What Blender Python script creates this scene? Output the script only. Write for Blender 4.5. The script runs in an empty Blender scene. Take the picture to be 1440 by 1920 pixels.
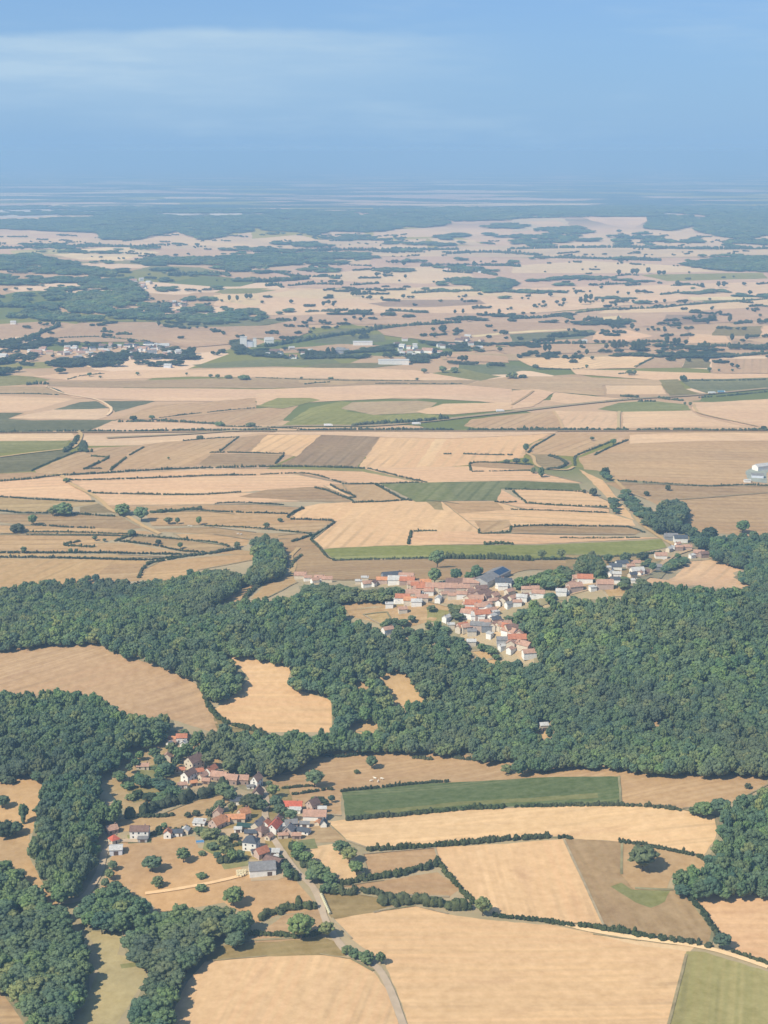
SKY_TINT = (.285, .375, .535)
VEIL = (1.2, 2.06, 3.2)
CLOUD = (1.95, 2.72, 3.5)
EXPO = 0.62
HAZE_ALB = (.355, .595, .885)
SUN_COL = (1, .92, .78)
LIGHT_W = (1.36, 1.34, 1.32)
DENOISE = True
# Oblique aerial view over a village and harvested fields, hazy plain behind.
import bpy, bmesh, math, random
import numpy as np
from mathutils import Vector, Matrix
from mathutils.geometry import delaunay_2d_cdt

scene = bpy.context.scene
COL = scene.collection
random.seed(7)
RNG = np.random.default_rng(7)

# ------------------------------------------------------------------ camera
H0 = 450.0                    # flying height in metres
FPX = 2800.0                  # focal length in pixels of the 1440 x 1920 frame
YH = 284.0                    # row of the true horizon
PITCH = math.atan((960 - YH) / FPX)
cam_d = bpy.data.cameras.new('camera')
cam = bpy.data.objects.new('camera', cam_d)
COL.objects.link(cam)
cam_d.sensor_fit = 'VERTICAL'
cam_d.angle_y = 2 * math.atan(960 / FPX)
cam_d.clip_start = 1.0
cam_d.clip_end = 300000.0
cam.location = (0, 0, H0)
cam.rotation_euler = (math.pi / 2 - PITCH, 0, 0)
scene.camera = cam

# ------------------------------------------------------------------ relief
CP, SP = math.cos(PITCH), math.sin(PITCH)

def rays(px, py):
    u = (np.asarray(px, float) - 720) / FPX
    v = (960 - np.asarray(py, float)) / FPX
    return u, CP + v * SP, -SP + v * CP

def flat(px, py):
    dx, dy, dz = rays(px, py)
    t = H0 / np.maximum(-dz, 1e-4)
    return float(t * dx), float(t * dy)

HILLS = []
for px, py, a, sx, sy in [
        (200, 1262, 24, 150, 110), (520, 1300, 10, 100, 100), (1150, 1235, 42, 150, 105), (760, 1255, 18, 110, 100), (1260, 1385, 16, 110, 90),
        (480, 1160, 14, 100, 90), (960, 1330, -12, 120, 100), (1390, 1310, 30, 120, 100), (880, 1165, 26, 170, 110), (330, 1150, -14, 160, 90),
        (700, 1390, -12, 260, 90), (1000, 1545, 10, 190, 70), (150, 1450, 12, 80, 80),
        (1420, 1570, 16, 110, 90), (150, 1850, -10, 90, 90), (700, 980, 12, 330, 220),
        (1300, 850, 12, 400, 300), (250, 900, 10, 400, 250), (420, 1700, 8, 100, 80),
        (90, 535, 55, 750, 900), (330, 425, 26, 2600, 1900), (1340, 425, 26, 1900, 1800),
        (850, 415, 20, 1800, 1900), (200, 470, 16, 900, 900), (1370, 492, 20, 800, 700)]:
    X, Y = flat(px, py)
    HILLS.append((X, Y, a, sx, sy))

def hgt(X, Y):
    X = np.asarray(X, float); Y = np.asarray(Y, float)
    d = np.hypot(X, Y)
    near = np.clip((5200 - d) / 3000, 0, 1)
    z = near * (3.2 * np.sin(X / 170 + 1.3) * np.sin(Y / 210 + .4) + 2.0 * np.sin(X / 95 - Y / 130 + 2.1))
    for hx, hy, a, sx, sy in HILLS:
        z = z + a * np.exp(-((X - hx) / sx) ** 2 / 2 - ((Y - hy) / sy) ** 2 / 2)
    return z

def P(px, py, dz=0.0, rel=0.0):
    """picture point -> point on the relief, dz metres (plus rel metres per km) above it"""
    px = np.asarray(px, float); py = np.maximum(np.asarray(py, float), 314.5)
    dx, dy, dzr = rays(px, py)
    z = np.zeros_like(dx)
    for i in range(45):
        t = (H0 - z) / -dzr
        d = np.hypot(t * dx, t * dy)
        z = z + .7 * (hgt(t * dx, t * dy) + dz + rel * d / 1000 - z)
    t = (H0 - z) / -dzr
    return t * dx, t * dy, z

def P1(px, py, dz=0.0):
    X, Y, Z = P([px], [py], dz)
    return float(X[0]), float(Y[0]), float(Z[0])

def proj(X, Y, Z):
    X = np.asarray(X, float); Y = np.asarray(Y, float); Z = np.asarray(Z, float) - H0
    f = Y * CP - Z * SP; up = Y * SP + Z * CP
    return 720 + FPX * X / f, 960 - FPX * up / f

def ppm(px, py):
    """pixels per metre at a picture point"""
    X, Y, Z = P1(px, py)
    return FPX / (Y * CP - (Z - H0) * SP)

def pts(s, ext=320.0):
    """outline from a string; sides that lie on the frame's edge carry on past it"""
    v = [tuple(float(c) for c in q.split(',')) for q in s.split()]
    def side(p):
        return 'l' if p[0] <= 0 else ('r' if p[0] >= 1440 else ('b' if p[1] >= 1920 else ''))
    def off(p):
        x = p[0] - ext if p[0] <= 0 else (p[0] + ext if p[0] >= 1440 else p[0])
        return (x, p[1] + ext * .6 if p[1] >= 1920 else p[1])
    n = len(v)
    if n < 4 or not any(side(p) for p in v):
        return v
    out = []
    for i, p in enumerate(v):
        c = side(p); nx = side(v[(i + 1) % n]); pv = side(v[i - 1])
        if not c: out.append(p)
        elif pv and nx: out.append(off(p))
        elif nx: out += [p, off(p)]
        elif pv: out += [off(p), p]
        else: out.append(p)
    return out

def inside(poly, x, y):
    x = np.asarray(x, float); y = np.asarray(y, float)
    r = np.zeros(x.shape, bool)
    n = len(poly); j = n - 1
    for i in range(n):
        xi, yi = poly[i]; xj, yj = poly[j]
        if yi != yj:
            c = ((yi > y) != (yj > y)) & (x < (xj - xi) * (y - yi) / (yj - yi) + xi)
            r ^= c
        j = i
    return r

# ------------------------------------------------------------------ colour
def s2l(c):
    return tuple(((v / 255) / 12.92 if v / 255 <= .04045 else ((v / 255 + .055) / 1.055) ** 2.4) for v in c)

SIGMA = 1.12e-4               # haze extinction per metre
HAZE = s2l((142, 180, 218))   # colour the air tends to with distance
LIGHT = LIGHT_W  # light that a level white ground sends back

def toward(a, b, w):
    return tuple(x + (y - x) * w for x, y in zip(a, b))

def alb(rgb, d):
    """base colour of a level ground that shows as rgb through d metres of air"""
    green = rgb[1] >= rgb[0] - 4 and rgb[1] > rgb[2] + 8
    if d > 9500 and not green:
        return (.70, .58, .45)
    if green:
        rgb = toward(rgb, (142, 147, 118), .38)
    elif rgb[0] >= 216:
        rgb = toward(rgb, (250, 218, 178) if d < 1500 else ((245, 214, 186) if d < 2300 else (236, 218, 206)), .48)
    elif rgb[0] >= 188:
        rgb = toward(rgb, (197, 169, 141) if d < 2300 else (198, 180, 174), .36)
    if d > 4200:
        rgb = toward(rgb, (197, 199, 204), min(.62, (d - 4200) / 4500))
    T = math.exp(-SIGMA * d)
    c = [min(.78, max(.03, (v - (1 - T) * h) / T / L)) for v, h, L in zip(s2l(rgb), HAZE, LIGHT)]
    if green:
        c = [max(c[0], .045), max(c[1], .065), c[2]]
        c[2] = max(.028, min(c[2], c[1] * .6))
    else:
        c[1] = max(c[1], c[0] * .63)
        w = min(1, max(0, (d - 1000) / 4500))
        c[2] = min(max(c[2], c[0] * (.24 + .15 * w)), c[1] * .84)
    if rgb[0] >= 216 and not green:
        c = [c[0] * 1.12, c[1] * 1.04, c[2]]
    elif not green:
        c = [c[0] * 1.03, c[1] * .98, c[2] * .94]
    return tuple(min(.85, v) for v in c)

# ------------------------------------------------------------------ materials
def new_mat(name):
    m = bpy.data.materials.new(name); m.use_nodes = True
    nt = m.node_tree
    b = nt.nodes['Principled BSDF']
    b.inputs['Roughness'].default_value = .95
    b.inputs['Specular IOR Level'].default_value = .1
    return m, nt, b

def N(nt, kind, **kw):
    n = nt.nodes.new(kind)
    for k, v in kw.items():
        setattr(n, k, v)
    return n

def ramp(nt, fac, a, b, ca=(0, 0, 0, 1), cb=(1, 1, 1, 1)):
    r = N(nt, 'ShaderNodeValToRGB')
    r.color_ramp.elements[0].position = a; r.color_ramp.elements[1].position = b
    r.color_ramp.elements[0].color = ca; r.color_ramp.elements[1].color = cb
    nt.links.new(fac, r.inputs[0])
    return r.outputs[0]

def mix(nt, fac, a, b, mode='MIX'):
    m = N(nt, 'ShaderNodeMix', data_type='RGBA', blend_type=mode)
    for sock, v in ((m.inputs[0], fac), (m.inputs[6], a), (m.inputs[7], b)):
        if hasattr(v, 'links'):
            nt.links.new(v, sock)
        elif isinstance(v, (int, float)):
            sock.default_value = v
        else:
            sock.default_value = tuple(v)[:3] + (1,)
    return m.outputs[2]

def noise(nt, vec, scale, detail=3, rough=.55):
    n = N(nt, 'ShaderNodeTexNoise')
    n.inputs['Scale'].default_value = scale
    n.inputs['Detail'].default_value = detail
    n.inputs['Roughness'].default_value = rough
    if vec is not None:
        nt.links.new(vec, n.inputs['Vector'])
    return n.outputs['Fac']

def position(nt, rot=0.0, scale=(1, 1, 1)):
    g = N(nt, 'ShaderNodeNewGeometry')
    a = N(nt, 'ShaderNodeMapping'); a.inputs['Rotation'].default_value = (0, 0, rot)
    b = N(nt, 'ShaderNodeMapping'); b.inputs['Scale'].default_value = scale
    nt.links.new(g.outputs['Position'], a.inputs['Vector'])
    nt.links.new(a.outputs[0], b.inputs['Vector'])
    return b.outputs[0]

def k(c, f):
    return tuple(min(1, v * f) for v in c)

def field_mat(name, c, ang=None, strength=1.0, d=1500, second=None):
    """dry or green crop: drill rows and tramlines along ang, worn patches, fine grain"""
    m, nt, b = new_mat(name)
    far = max(1.0, d / 1500)
    big = noise(nt, position(nt), .012 / far, 3)
    warm = (min(1, c[0] * 1.10), min(1, c[1] * 1.06), c[2] * .98)
    cool = (c[0] * .84, c[1] * .84, c[2] * .86)
    col = mix(nt, ramp(nt, big, .36, .64), cool if strength > .4 else k(c, .93), warm)
    if ang is not None:
        st = noise(nt, position(nt, -ang, (.0022, .06 / far, 0)), 1.0, 4, .65)
        col = mix(nt, ramp(nt, st, .33, .67), k(c, .82), mix(nt, .12, col, (.85, .68, .42)))
        wide = noise(nt, position(nt, -ang, (.0012, .017 / far, 0)), 1.0, 2, .5)
        col = mix(nt, ramp(nt, wide, .42, .6), second or (c[0] * .87, c[1] * .84, c[2] * .84), col)
        worn0 = ramp(nt, noise(nt, position(nt, .4), .011 / far, 3), .35, .65)
        w = N(nt, 'ShaderNodeTexWave', wave_type='BANDS', bands_direction='Y')
        w.inputs['Scale'].default_value = .018; w.inputs['Distortion'].default_value = .3
        w.inputs['Detail'].default_value = 2; w.inputs['Detail Scale'].default_value = .05
        nt.links.new(position(nt, -ang), w.inputs['Vector'])
        col = mix(nt, ramp(nt, w.outputs['Fac'], .72, .96), col, mix(nt, worn0, k(c, .95), k(c, .7)))
    if ang is not None and d < 1500:
        w2 = N(nt, 'ShaderNodeTexWave', wave_type='BANDS', bands_direction='Y')
        w2.inputs['Scale'].default_value = .05; w2.inputs['Distortion'].default_value = .5
        w2.inputs['Detail'].default_value = 3; w2.inputs['Detail Scale'].default_value = .04
        nt.links.new(position(nt, -ang), w2.inputs['Vector'])
        col = mix(nt, ramp(nt, w2.outputs['Fac'], .35, 1.0), col, k(c, .85))
        worn = noise(nt, position(nt, -ang, (.012, .05, 0)), 1.0, 5, .6)
        col = mix(nt, ramp(nt, worn, .54, .72), col, (c[0] * .74, c[1] * .71, c[2] * .72))
    fine = noise(nt, position(nt), .16 / far, 4, .7)
    col = mix(nt, ramp(nt, fine, .3, .7), mix(nt, .17 * strength, col, (0, 0, 0)), mix(nt, .07, col, (.9, .8, .6)))
    nt.links.new(col, b.inputs['Base Color'])
    return m

def leaf_mat(name, dark, light, scale=.35):
    m, nt, b = new_mat(name)
    oi = N(nt, 'ShaderNodeObjectInfo')
    n = noise(nt, position(nt), scale, 2, .6)
    col = mix(nt, ramp(nt, n, .32, .68), dark, light)
    r = ramp(nt, oi.outputs['Random'], 0, 1, (.70, .78, .86, 1), (1.40, 1.27, 1.04, 1))
    col = mix(nt, 1.0, col, r, 'MULTIPLY')
    reg = noise(nt, position(nt), .013, 3)
    col = mix(nt, ramp(nt, reg, .4, .66), col, mix(nt, .5, col, (.115, .112, .072)))
    nt.links.new(col, b.inputs['Base Color'])
    broad = noise(nt, position(nt), .0045, 3, .6)
    col = mix(nt, 1.0, col, ramp(nt, broad, .36, .64, (.74, .80, .88, 1), (1.22, 1.16, 1.04, 1)), 'MULTIPLY')
    nt.links.new(col, b.inputs['Base Color'])
    b.inputs['Roughness'].default_value = .8
    return m

def plain_mat(name, c, var=.12, scale=.8, rough=.85):
    m, nt, b = new_mat(name)
    tc = N(nt, 'ShaderNodeTexCoord')
    n = noise(nt, tc.outputs['Object'], scale, 4, .65)
    nt.links.new(mix(nt, ramp(nt, n, .3, .7), k(c, 1 - var), k(c, 1 + var * .7)), b.inputs['Base Color'])
    b.inputs['Roughness'].default_value = rough
    return m

def roof_mat(name, c, pitch=.35):
    """tiles in courses with weathered patches"""
    m, nt, b = new_mat(name)
    tc = N(nt, 'ShaderNodeTexCoord')
    n = noise(nt, tc.outputs['Object'], .5, 4, .7)
    f = noise(nt, tc.outputs['Object'], 2.6, 2, .6)
    col = mix(nt, ramp(nt, n, .32, .7), k(c, .72), k(c, 1.16))
    col = mix(nt, ramp(nt, f, .35, .65), mix(nt, .25, col, (.05, .04, .04)), col)
    w = N(nt, 'ShaderNodeTexWave', wave_type='BANDS', bands_direction='Z')
    w.inputs['Scale'].default_value = 1 / pitch
    nt.links.new(tc.outputs['Object'], w.inputs['Vector'])
    col = mix(nt, ramp(nt, w.outputs['Fac'], .0, .5), mix(nt, .25, col, (.03, .02, .02)), col)
    nt.links.new(col, b.inputs['Base Color'])
    return m

# ------------------------------------------------------------------ objects
def tag(o, label=None, cat=None, group=None, kind=None):
    if label: o['label'] = label
    if cat: o['category'] = cat
    if group: o['group'] = group
    if kind: o['kind'] = kind
    return o

REG = []     # things whose label may need telling apart: (object, label, picture x)

def thing(o, label, cat, px, group=None, shared=False):
    tag(o, label, cat, group)
    if not shared:
        REG.append((o, label, px))
    return o

def mesh_obj(name, V, F, mats, parent=None, fm=None, smooth=False):
    me = bpy.data.meshes.new(name)
    me.from_pydata([tuple(v) for v in V], [], [tuple(f) for f in F])
    for m in (mats if isinstance(mats, (list, tuple)) else [mats]):
        me.materials.append(m)
    if fm is not None:
        me.polygons.foreach_set('material_index', fm)
    if smooth:
        me.polygons.foreach_set('use_smooth', [True] * len(me.polygons))
    me.update()
    o = bpy.data.objects.new(name, me)
    COL.objects.link(o)
    if parent is not None:
        o.parent = parent
    return o

def empty(name, loc=(0, 0, 0), rz=0.0):
    o = bpy.data.objects.new(name, None)
    o.empty_display_size = 1
    COL.objects.link(o)
    o.location = loc; o.rotation_euler = (0, 0, rz)
    return o

# ------------------------------------------------------------------ sheets on the relief
LAYERS = []

def probes(pp):
    """points along the rim of an outline and within it, drawn in a little from the edge"""
    cx = sum(p[0] for p in pp) / len(pp); cy = sum(p[1] for p in pp) / len(pp)
    q = []
    for i in range(len(pp)):
        a, b = pp[i], pp[(i + 1) % len(pp)]
        for t in range(6):
            x, y = a[0] + (b[0] - a[0]) * t / 6, a[1] + (b[1] - a[1]) * t / 6
            d = math.hypot(cx - x, cy - y) or 1
            for m in (min(2.0, d), d * .5):
                q.append((x + (cx - x) / d * m, y + (cy - y) / d * m))
    return np.array(q)

def level_for(pp):
    x0 = min(p[0] for p in pp); x1 = max(p[0] for p in pp)
    y0 = min(p[1] for p in pp); y1 = max(p[1] for p in pp)
    mine = probes(pp)
    lv = 0
    for a0, a1, b0, b1, l, po, pr in LAYERS:
        if l >= lv and a0 < x1 and a1 > x0 and b0 < y1 and b1 > y0:
            if inside(po, mine[:, 0], mine[:, 1]).any() or inside(pp, pr[:, 0], pr[:, 1]).any():
                lv = l + 1
    LAYERS.append((x0, x1, y0, y1, lv, pp, mine))
    return lv

def sheet(name, pp, mat, lv=None, wob=1.0):
    """a thin patch of ground with the outline pp (picture points), draped on the relief"""
    if lv is None:
        lv = level_for(pp)
    rel = .06 + .035 * lv
    cy = max(p[1] for p in pp)
    X, Y, Z = P([p[0] for p in pp], [p[1] for p in pp], 0, rel)
    d = float(np.hypot(X, Y).min())
    s = max(5.0, (.0075 if d < 3000 else .012) * d)
    out = []
    n = len(pp)
    for i in range(n):
        a = np.array((X[i], Y[i])); b = np.array((X[(i + 1) % n], Y[(i + 1) % n]))
        m = int(min(60, max(1, round(np.linalg.norm(b - a) / s))))
        nrm = np.array((-(b - a)[1], (b - a)[0])); nrm /= max(1e-6, np.linalg.norm(nrm))
        for j in range(m):
            q = a + (b - a) * j / m
            if j: q = q + nrm * random.uniform(-.09, .09) * s * wob
            out.append(Vector((q[0], q[1])))
    no = len(out)
    xs = [q.x for q in out]; ys = [q.y for q in out]
    poly = [(q.x, q.y) for q in out]
    sx = s * 1.25
    area = (max(xs) - min(xs)) * (max(ys) - min(ys))
    sx = max(sx, math.sqrt(area / 6000))
    gx, gy = np.meshgrid(np.arange(min(xs), max(xs), sx), np.arange(min(ys), max(ys), sx))
    gx = gx.ravel() + RNG.uniform(-.2, .2, gx.size) * sx; gy = gy.ravel() + RNG.uniform(-.2, .2, gy.size) * sx
    ok = inside(poly, gx, gy)
    for x, y in zip(gx[ok], gy[ok]):
        out.append(Vector((x, y)))
    V2, E, F, *_ = delaunay_2d_cdt(out, [(i, (i + 1) % no) for i in range(no)], [list(range(no))], 1, 1e-3)
    vx = np.array([v.x for v in V2]); vy = np.array([v.y for v in V2])
    vz = hgt(vx, vy) + rel * np.hypot(vx, vy) / 1000
    F = [f if (V2[f[1]] - V2[f[0]]).cross(V2[f[2]] - V2[f[0]]) > 0 else f[::-1] for f in F]
    o = mesh_obj(name, np.stack([vx, vy, vz], 1), F, mat, smooth=True)
    tag(o, kind='structure')
    return o

def smooth_line(pp, per=6):
    """Catmull-Rom through picture points"""
    p = [np.array(q) for q in pp]
    if len(p) < 3:
        return [tuple(p[0] + (p[-1] - p[0]) * t) for t in np.linspace(0, 1, per + 1)]
    p = [2 * p[0] - p[1]] + p + [2 * p[-1] - p[-2]]
    out = []
    for i in range(1, len(p) - 2):
        for j in range(per):
            t = j / per
            out.append(tuple(.5 * (2 * p[i] + (p[i + 1] - p[i - 1]) * t + (2 * p[i - 1] - 5 * p[i] + 4 * p[i + 1] - p[i + 2]) * t * t
                                   + (3 * p[i] - p[i - 1] - 3 * p[i + 1] + p[i + 2]) * t ** 3)))
    out.append(tuple(p[-2]))
    return out

def strip(name, pp, width, mat, rel=.5):
    """a road or path of constant width following picture points"""
    q = smooth_line(pp, 8)
    X, Y, Z = P([a[0] for a in q], [a[1] for a in q])
    V, F = [], []
    n = len(X)
    for i in range(n):
        a, b = max(0, i - 1), min(n - 1, i + 1)
        tx, ty = X[b] - X[a], Y[b] - Y[a]
        L = math.hypot(tx, ty) or 1
        w = width / 2 * (1 + random.uniform(-.06, .06))
        for sgn in (-1, -.33, .33, 1):
            x, y = X[i] - ty / L * w * sgn, Y[i] + tx / L * w * sgn
            V.append((x, y, float(hgt(x, y)) + rel * math.hypot(x, y) / 1000))
    for i in range(n - 1):
        for j in range(3):
            a = i * 4 + j
            F.append((a, a + 4, a + 5, a + 1))
    F = [f[::-1] for f in F]
    o = mesh_obj(name, V, F, mat, smooth=True)
    tag(o, kind='structure')
    return o

# ------------------------------------------------------------------ foliage
def ico(sub):
    bm = bmesh.new(); bmesh.ops.create_icosphere(bm, subdivisions=sub, radius=1.0)
    V = np.array([v.co[:] for v in bm.verts]); F = np.array([[v.index for v in f.verts] for f in bm.faces])
    bm.free()
    return V, F
ICO = {1: ico(1), 2: ico(2), 3: ico(3)}

class MB:
    """collects pieces and links them as ONE mesh object"""
    def __init__(self):
        self.V = []; self.F = []; self.M = []; self.n = 0
    def add(self, V, F, m=0):
        V = np.asarray(V, float)
        by = {}
        if isinstance(F, np.ndarray):
            by[F.shape[1]] = F
        else:
            for f in F: by.setdefault(len(f), []).append(f)
        for w, fs in by.items():
            fs = np.asarray(fs, dtype=np.int32) + self.n
            self.F.append(fs); self.M.append(np.full(len(fs), m, np.int32))
        self.V.append(V); self.n += len(V)
    def blob(self, c, r, sub=1, jit=.2, rng=RNG, m=0):
        V, F = ICO[sub]
        V = V * (1 + rng.uniform(-jit, jit, (len(V), 1)))
        self.add(V * np.asarray(r, float) + np.asarray(c, float), F, m)
    def leaves(self, c, r, n, size, rng=RNG, m=0):
        d = rng.normal(size=(n, 3)); d /= np.linalg.norm(d, axis=1)[:, None]
        d[:, 2] = np.where(d[:, 2] < -.35, -d[:, 2], d[:, 2])
        p = np.asarray(c) + d * np.asarray(r) * rng.uniform(.92, 1.18, (n, 1))
        a = rng.normal(size=(n, 3)); a /= np.linalg.norm(a, axis=1)[:, None]
        b = np.cross(a, d); b /= np.linalg.norm(b, axis=1)[:, None] + 1e-6
        s = size * rng.uniform(.6, 1.3, (n, 1))
        V = np.concatenate([p - a * s - b * s * .6, p + a * s - b * s * .5, p + a * s * .7 + b * s * .7, p - a * s * .8 + b * s * .6])
        F = np.stack([np.arange(n), np.arange(n) + n, np.arange(n) + 2 * n, np.arange(n) + 3 * n], 1)
        self.add(V, F, m)
    def tube(self, pa, pb, ra, rb, n=7, m=0):
        pa = Vector(pa); pb = Vector(pb); z = (pb - pa).normalized()
        x = z.orthogonal().normalized(); y = z.cross(x)
        V = []
        for p, r in ((pa, ra), (pb, rb)):
            for i in range(n):
                t = 2 * math.pi * i / n
                V.append(p + x * math.cos(t) * r + y * math.sin(t) * r)
        F = [(i, (i + 1) % n, n + (i + 1) % n, n + i) for i in range(n)]
        self.add([v[:] for v in V], F + [tuple(range(n))[::-1], tuple(range(n, 2 * n))], m)
    def box(self, x0, x1, y0, y1, z0, z1, m=0):
        V = [(x, y, z) for z in (z0, z1) for y in (y0, y1) for x in (x0, x1)]
        self.add(V, [(0, 2, 3, 1), (4, 5, 7, 6), (0, 1, 5, 4), (2, 6, 7, 3), (0, 4, 6, 2), (1, 3, 7, 5)], m)
    def build(self, name, mats, parent=None):
        V = np.concatenate(self.V).astype(np.float32)
        me = bpy.data.meshes.new(name)
        me.vertices.add(len(V)); me.vertices.foreach_set('co', V.ravel())
        loops = np.concatenate([f.ravel() for f in self.F]).astype(np.int32)
        tot = np.concatenate([np.full(len(f), f.shape[1], np.int32) for f in self.F])
        start = (np.cumsum(tot) - tot).astype(np.int32)
        me.loops.add(len(loops)); me.loops.foreach_set('vertex_index', loops)
        me.polygons.add(len(tot)); me.polygons.foreach_set('loop_start', start)
        for m in (mats if isinstance(mats, (list, tuple)) else [mats]):
            me.materials.append(m)
        me.polygons.foreach_set('material_index', np.concatenate(self.M))
        me.polygons.foreach_set('use_smooth', np.zeros(len(tot), bool))
        me.update(calc_edges=True); me.validate()
        o = bpy.data.objects.new(name, me)
        COL.objects.link(o)
        if parent is not None:
            o.parent = parent
        return o
    def mesh(self, name, mats):
        o = self.build(name, mats)
        me = o.data
        bpy.data.objects.remove(o)
        return me

def crown_mb(seed, R=5.2, Hh=13.0, kind='round', leaves=880):
    """broadleaf crown: lumpy lobes over an uneven dome, ragged with leaf sprays"""
    rng = np.random.default_rng(seed)
    mb = MB()
    if kind == 'column':
        for i in range(12):
            z = 1.2 + i * (Hh - 2) / 12
            r = R * .42 * math.sin(math.pi * (.18 + .78 * i / 12))
            mb.blob((rng.uniform(-.3, .3), rng.uniform(-.3, .3), z), (r, r, 1.3), 2, .16, rng)
            mb.leaves((0, 0, z), (r, r, 1.3), 40, .4, rng)
        return mb
    base = Hh * .2 if kind != 'low' else .3
    cz = (base + Hh) / 2; rz = (Hh - base) / 2
    nl = 40
    mb.blob((0, 0, cz - .08 * Hh), (R * .62, R * .62, rz * .7), 2, .12, rng)
    for i in range(nl):
        t = math.acos(1 - 1.55 * (i + .5) / nl)           # from the top down past the widest part
        a = i * 2.39996 + rng.uniform(-.5, .5)
        q = rng.uniform(.58, .92)
        c = (R * q * math.sin(t) * math.cos(a), R * q * math.sin(t) * math.sin(a), cz + rz * q * math.cos(t))
        r = R * rng.uniform(.15, .34)
        mb.blob(c, (r, r, r * rng.uniform(.7, .95)), 2, .17, rng)
        mb.leaves(c, (r, r, r * .85), leaves // nl, .4, rng)
    return mb

def trunk_mb(seed, Hh=13.0, R=5.2):
    rng = np.random.default_rng(seed + 100)
    mb = MB()
    mb.tube((0, 0, -1.0), (0, 0, Hh * .22), .42, .32)
    mb.tube((0, 0, Hh * .22), (.2, .1, Hh * .6), .32, .16)
    for i in range(5):
        a = i * 1.3 + rng.uniform(0, 1)
        mb.tube((0, 0, Hh * .24 + i * .4), (R * .55 * math.cos(a), R * .55 * math.sin(a), Hh * (.45 + .06 * i)), .17, .06, 5)
    return mb
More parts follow.
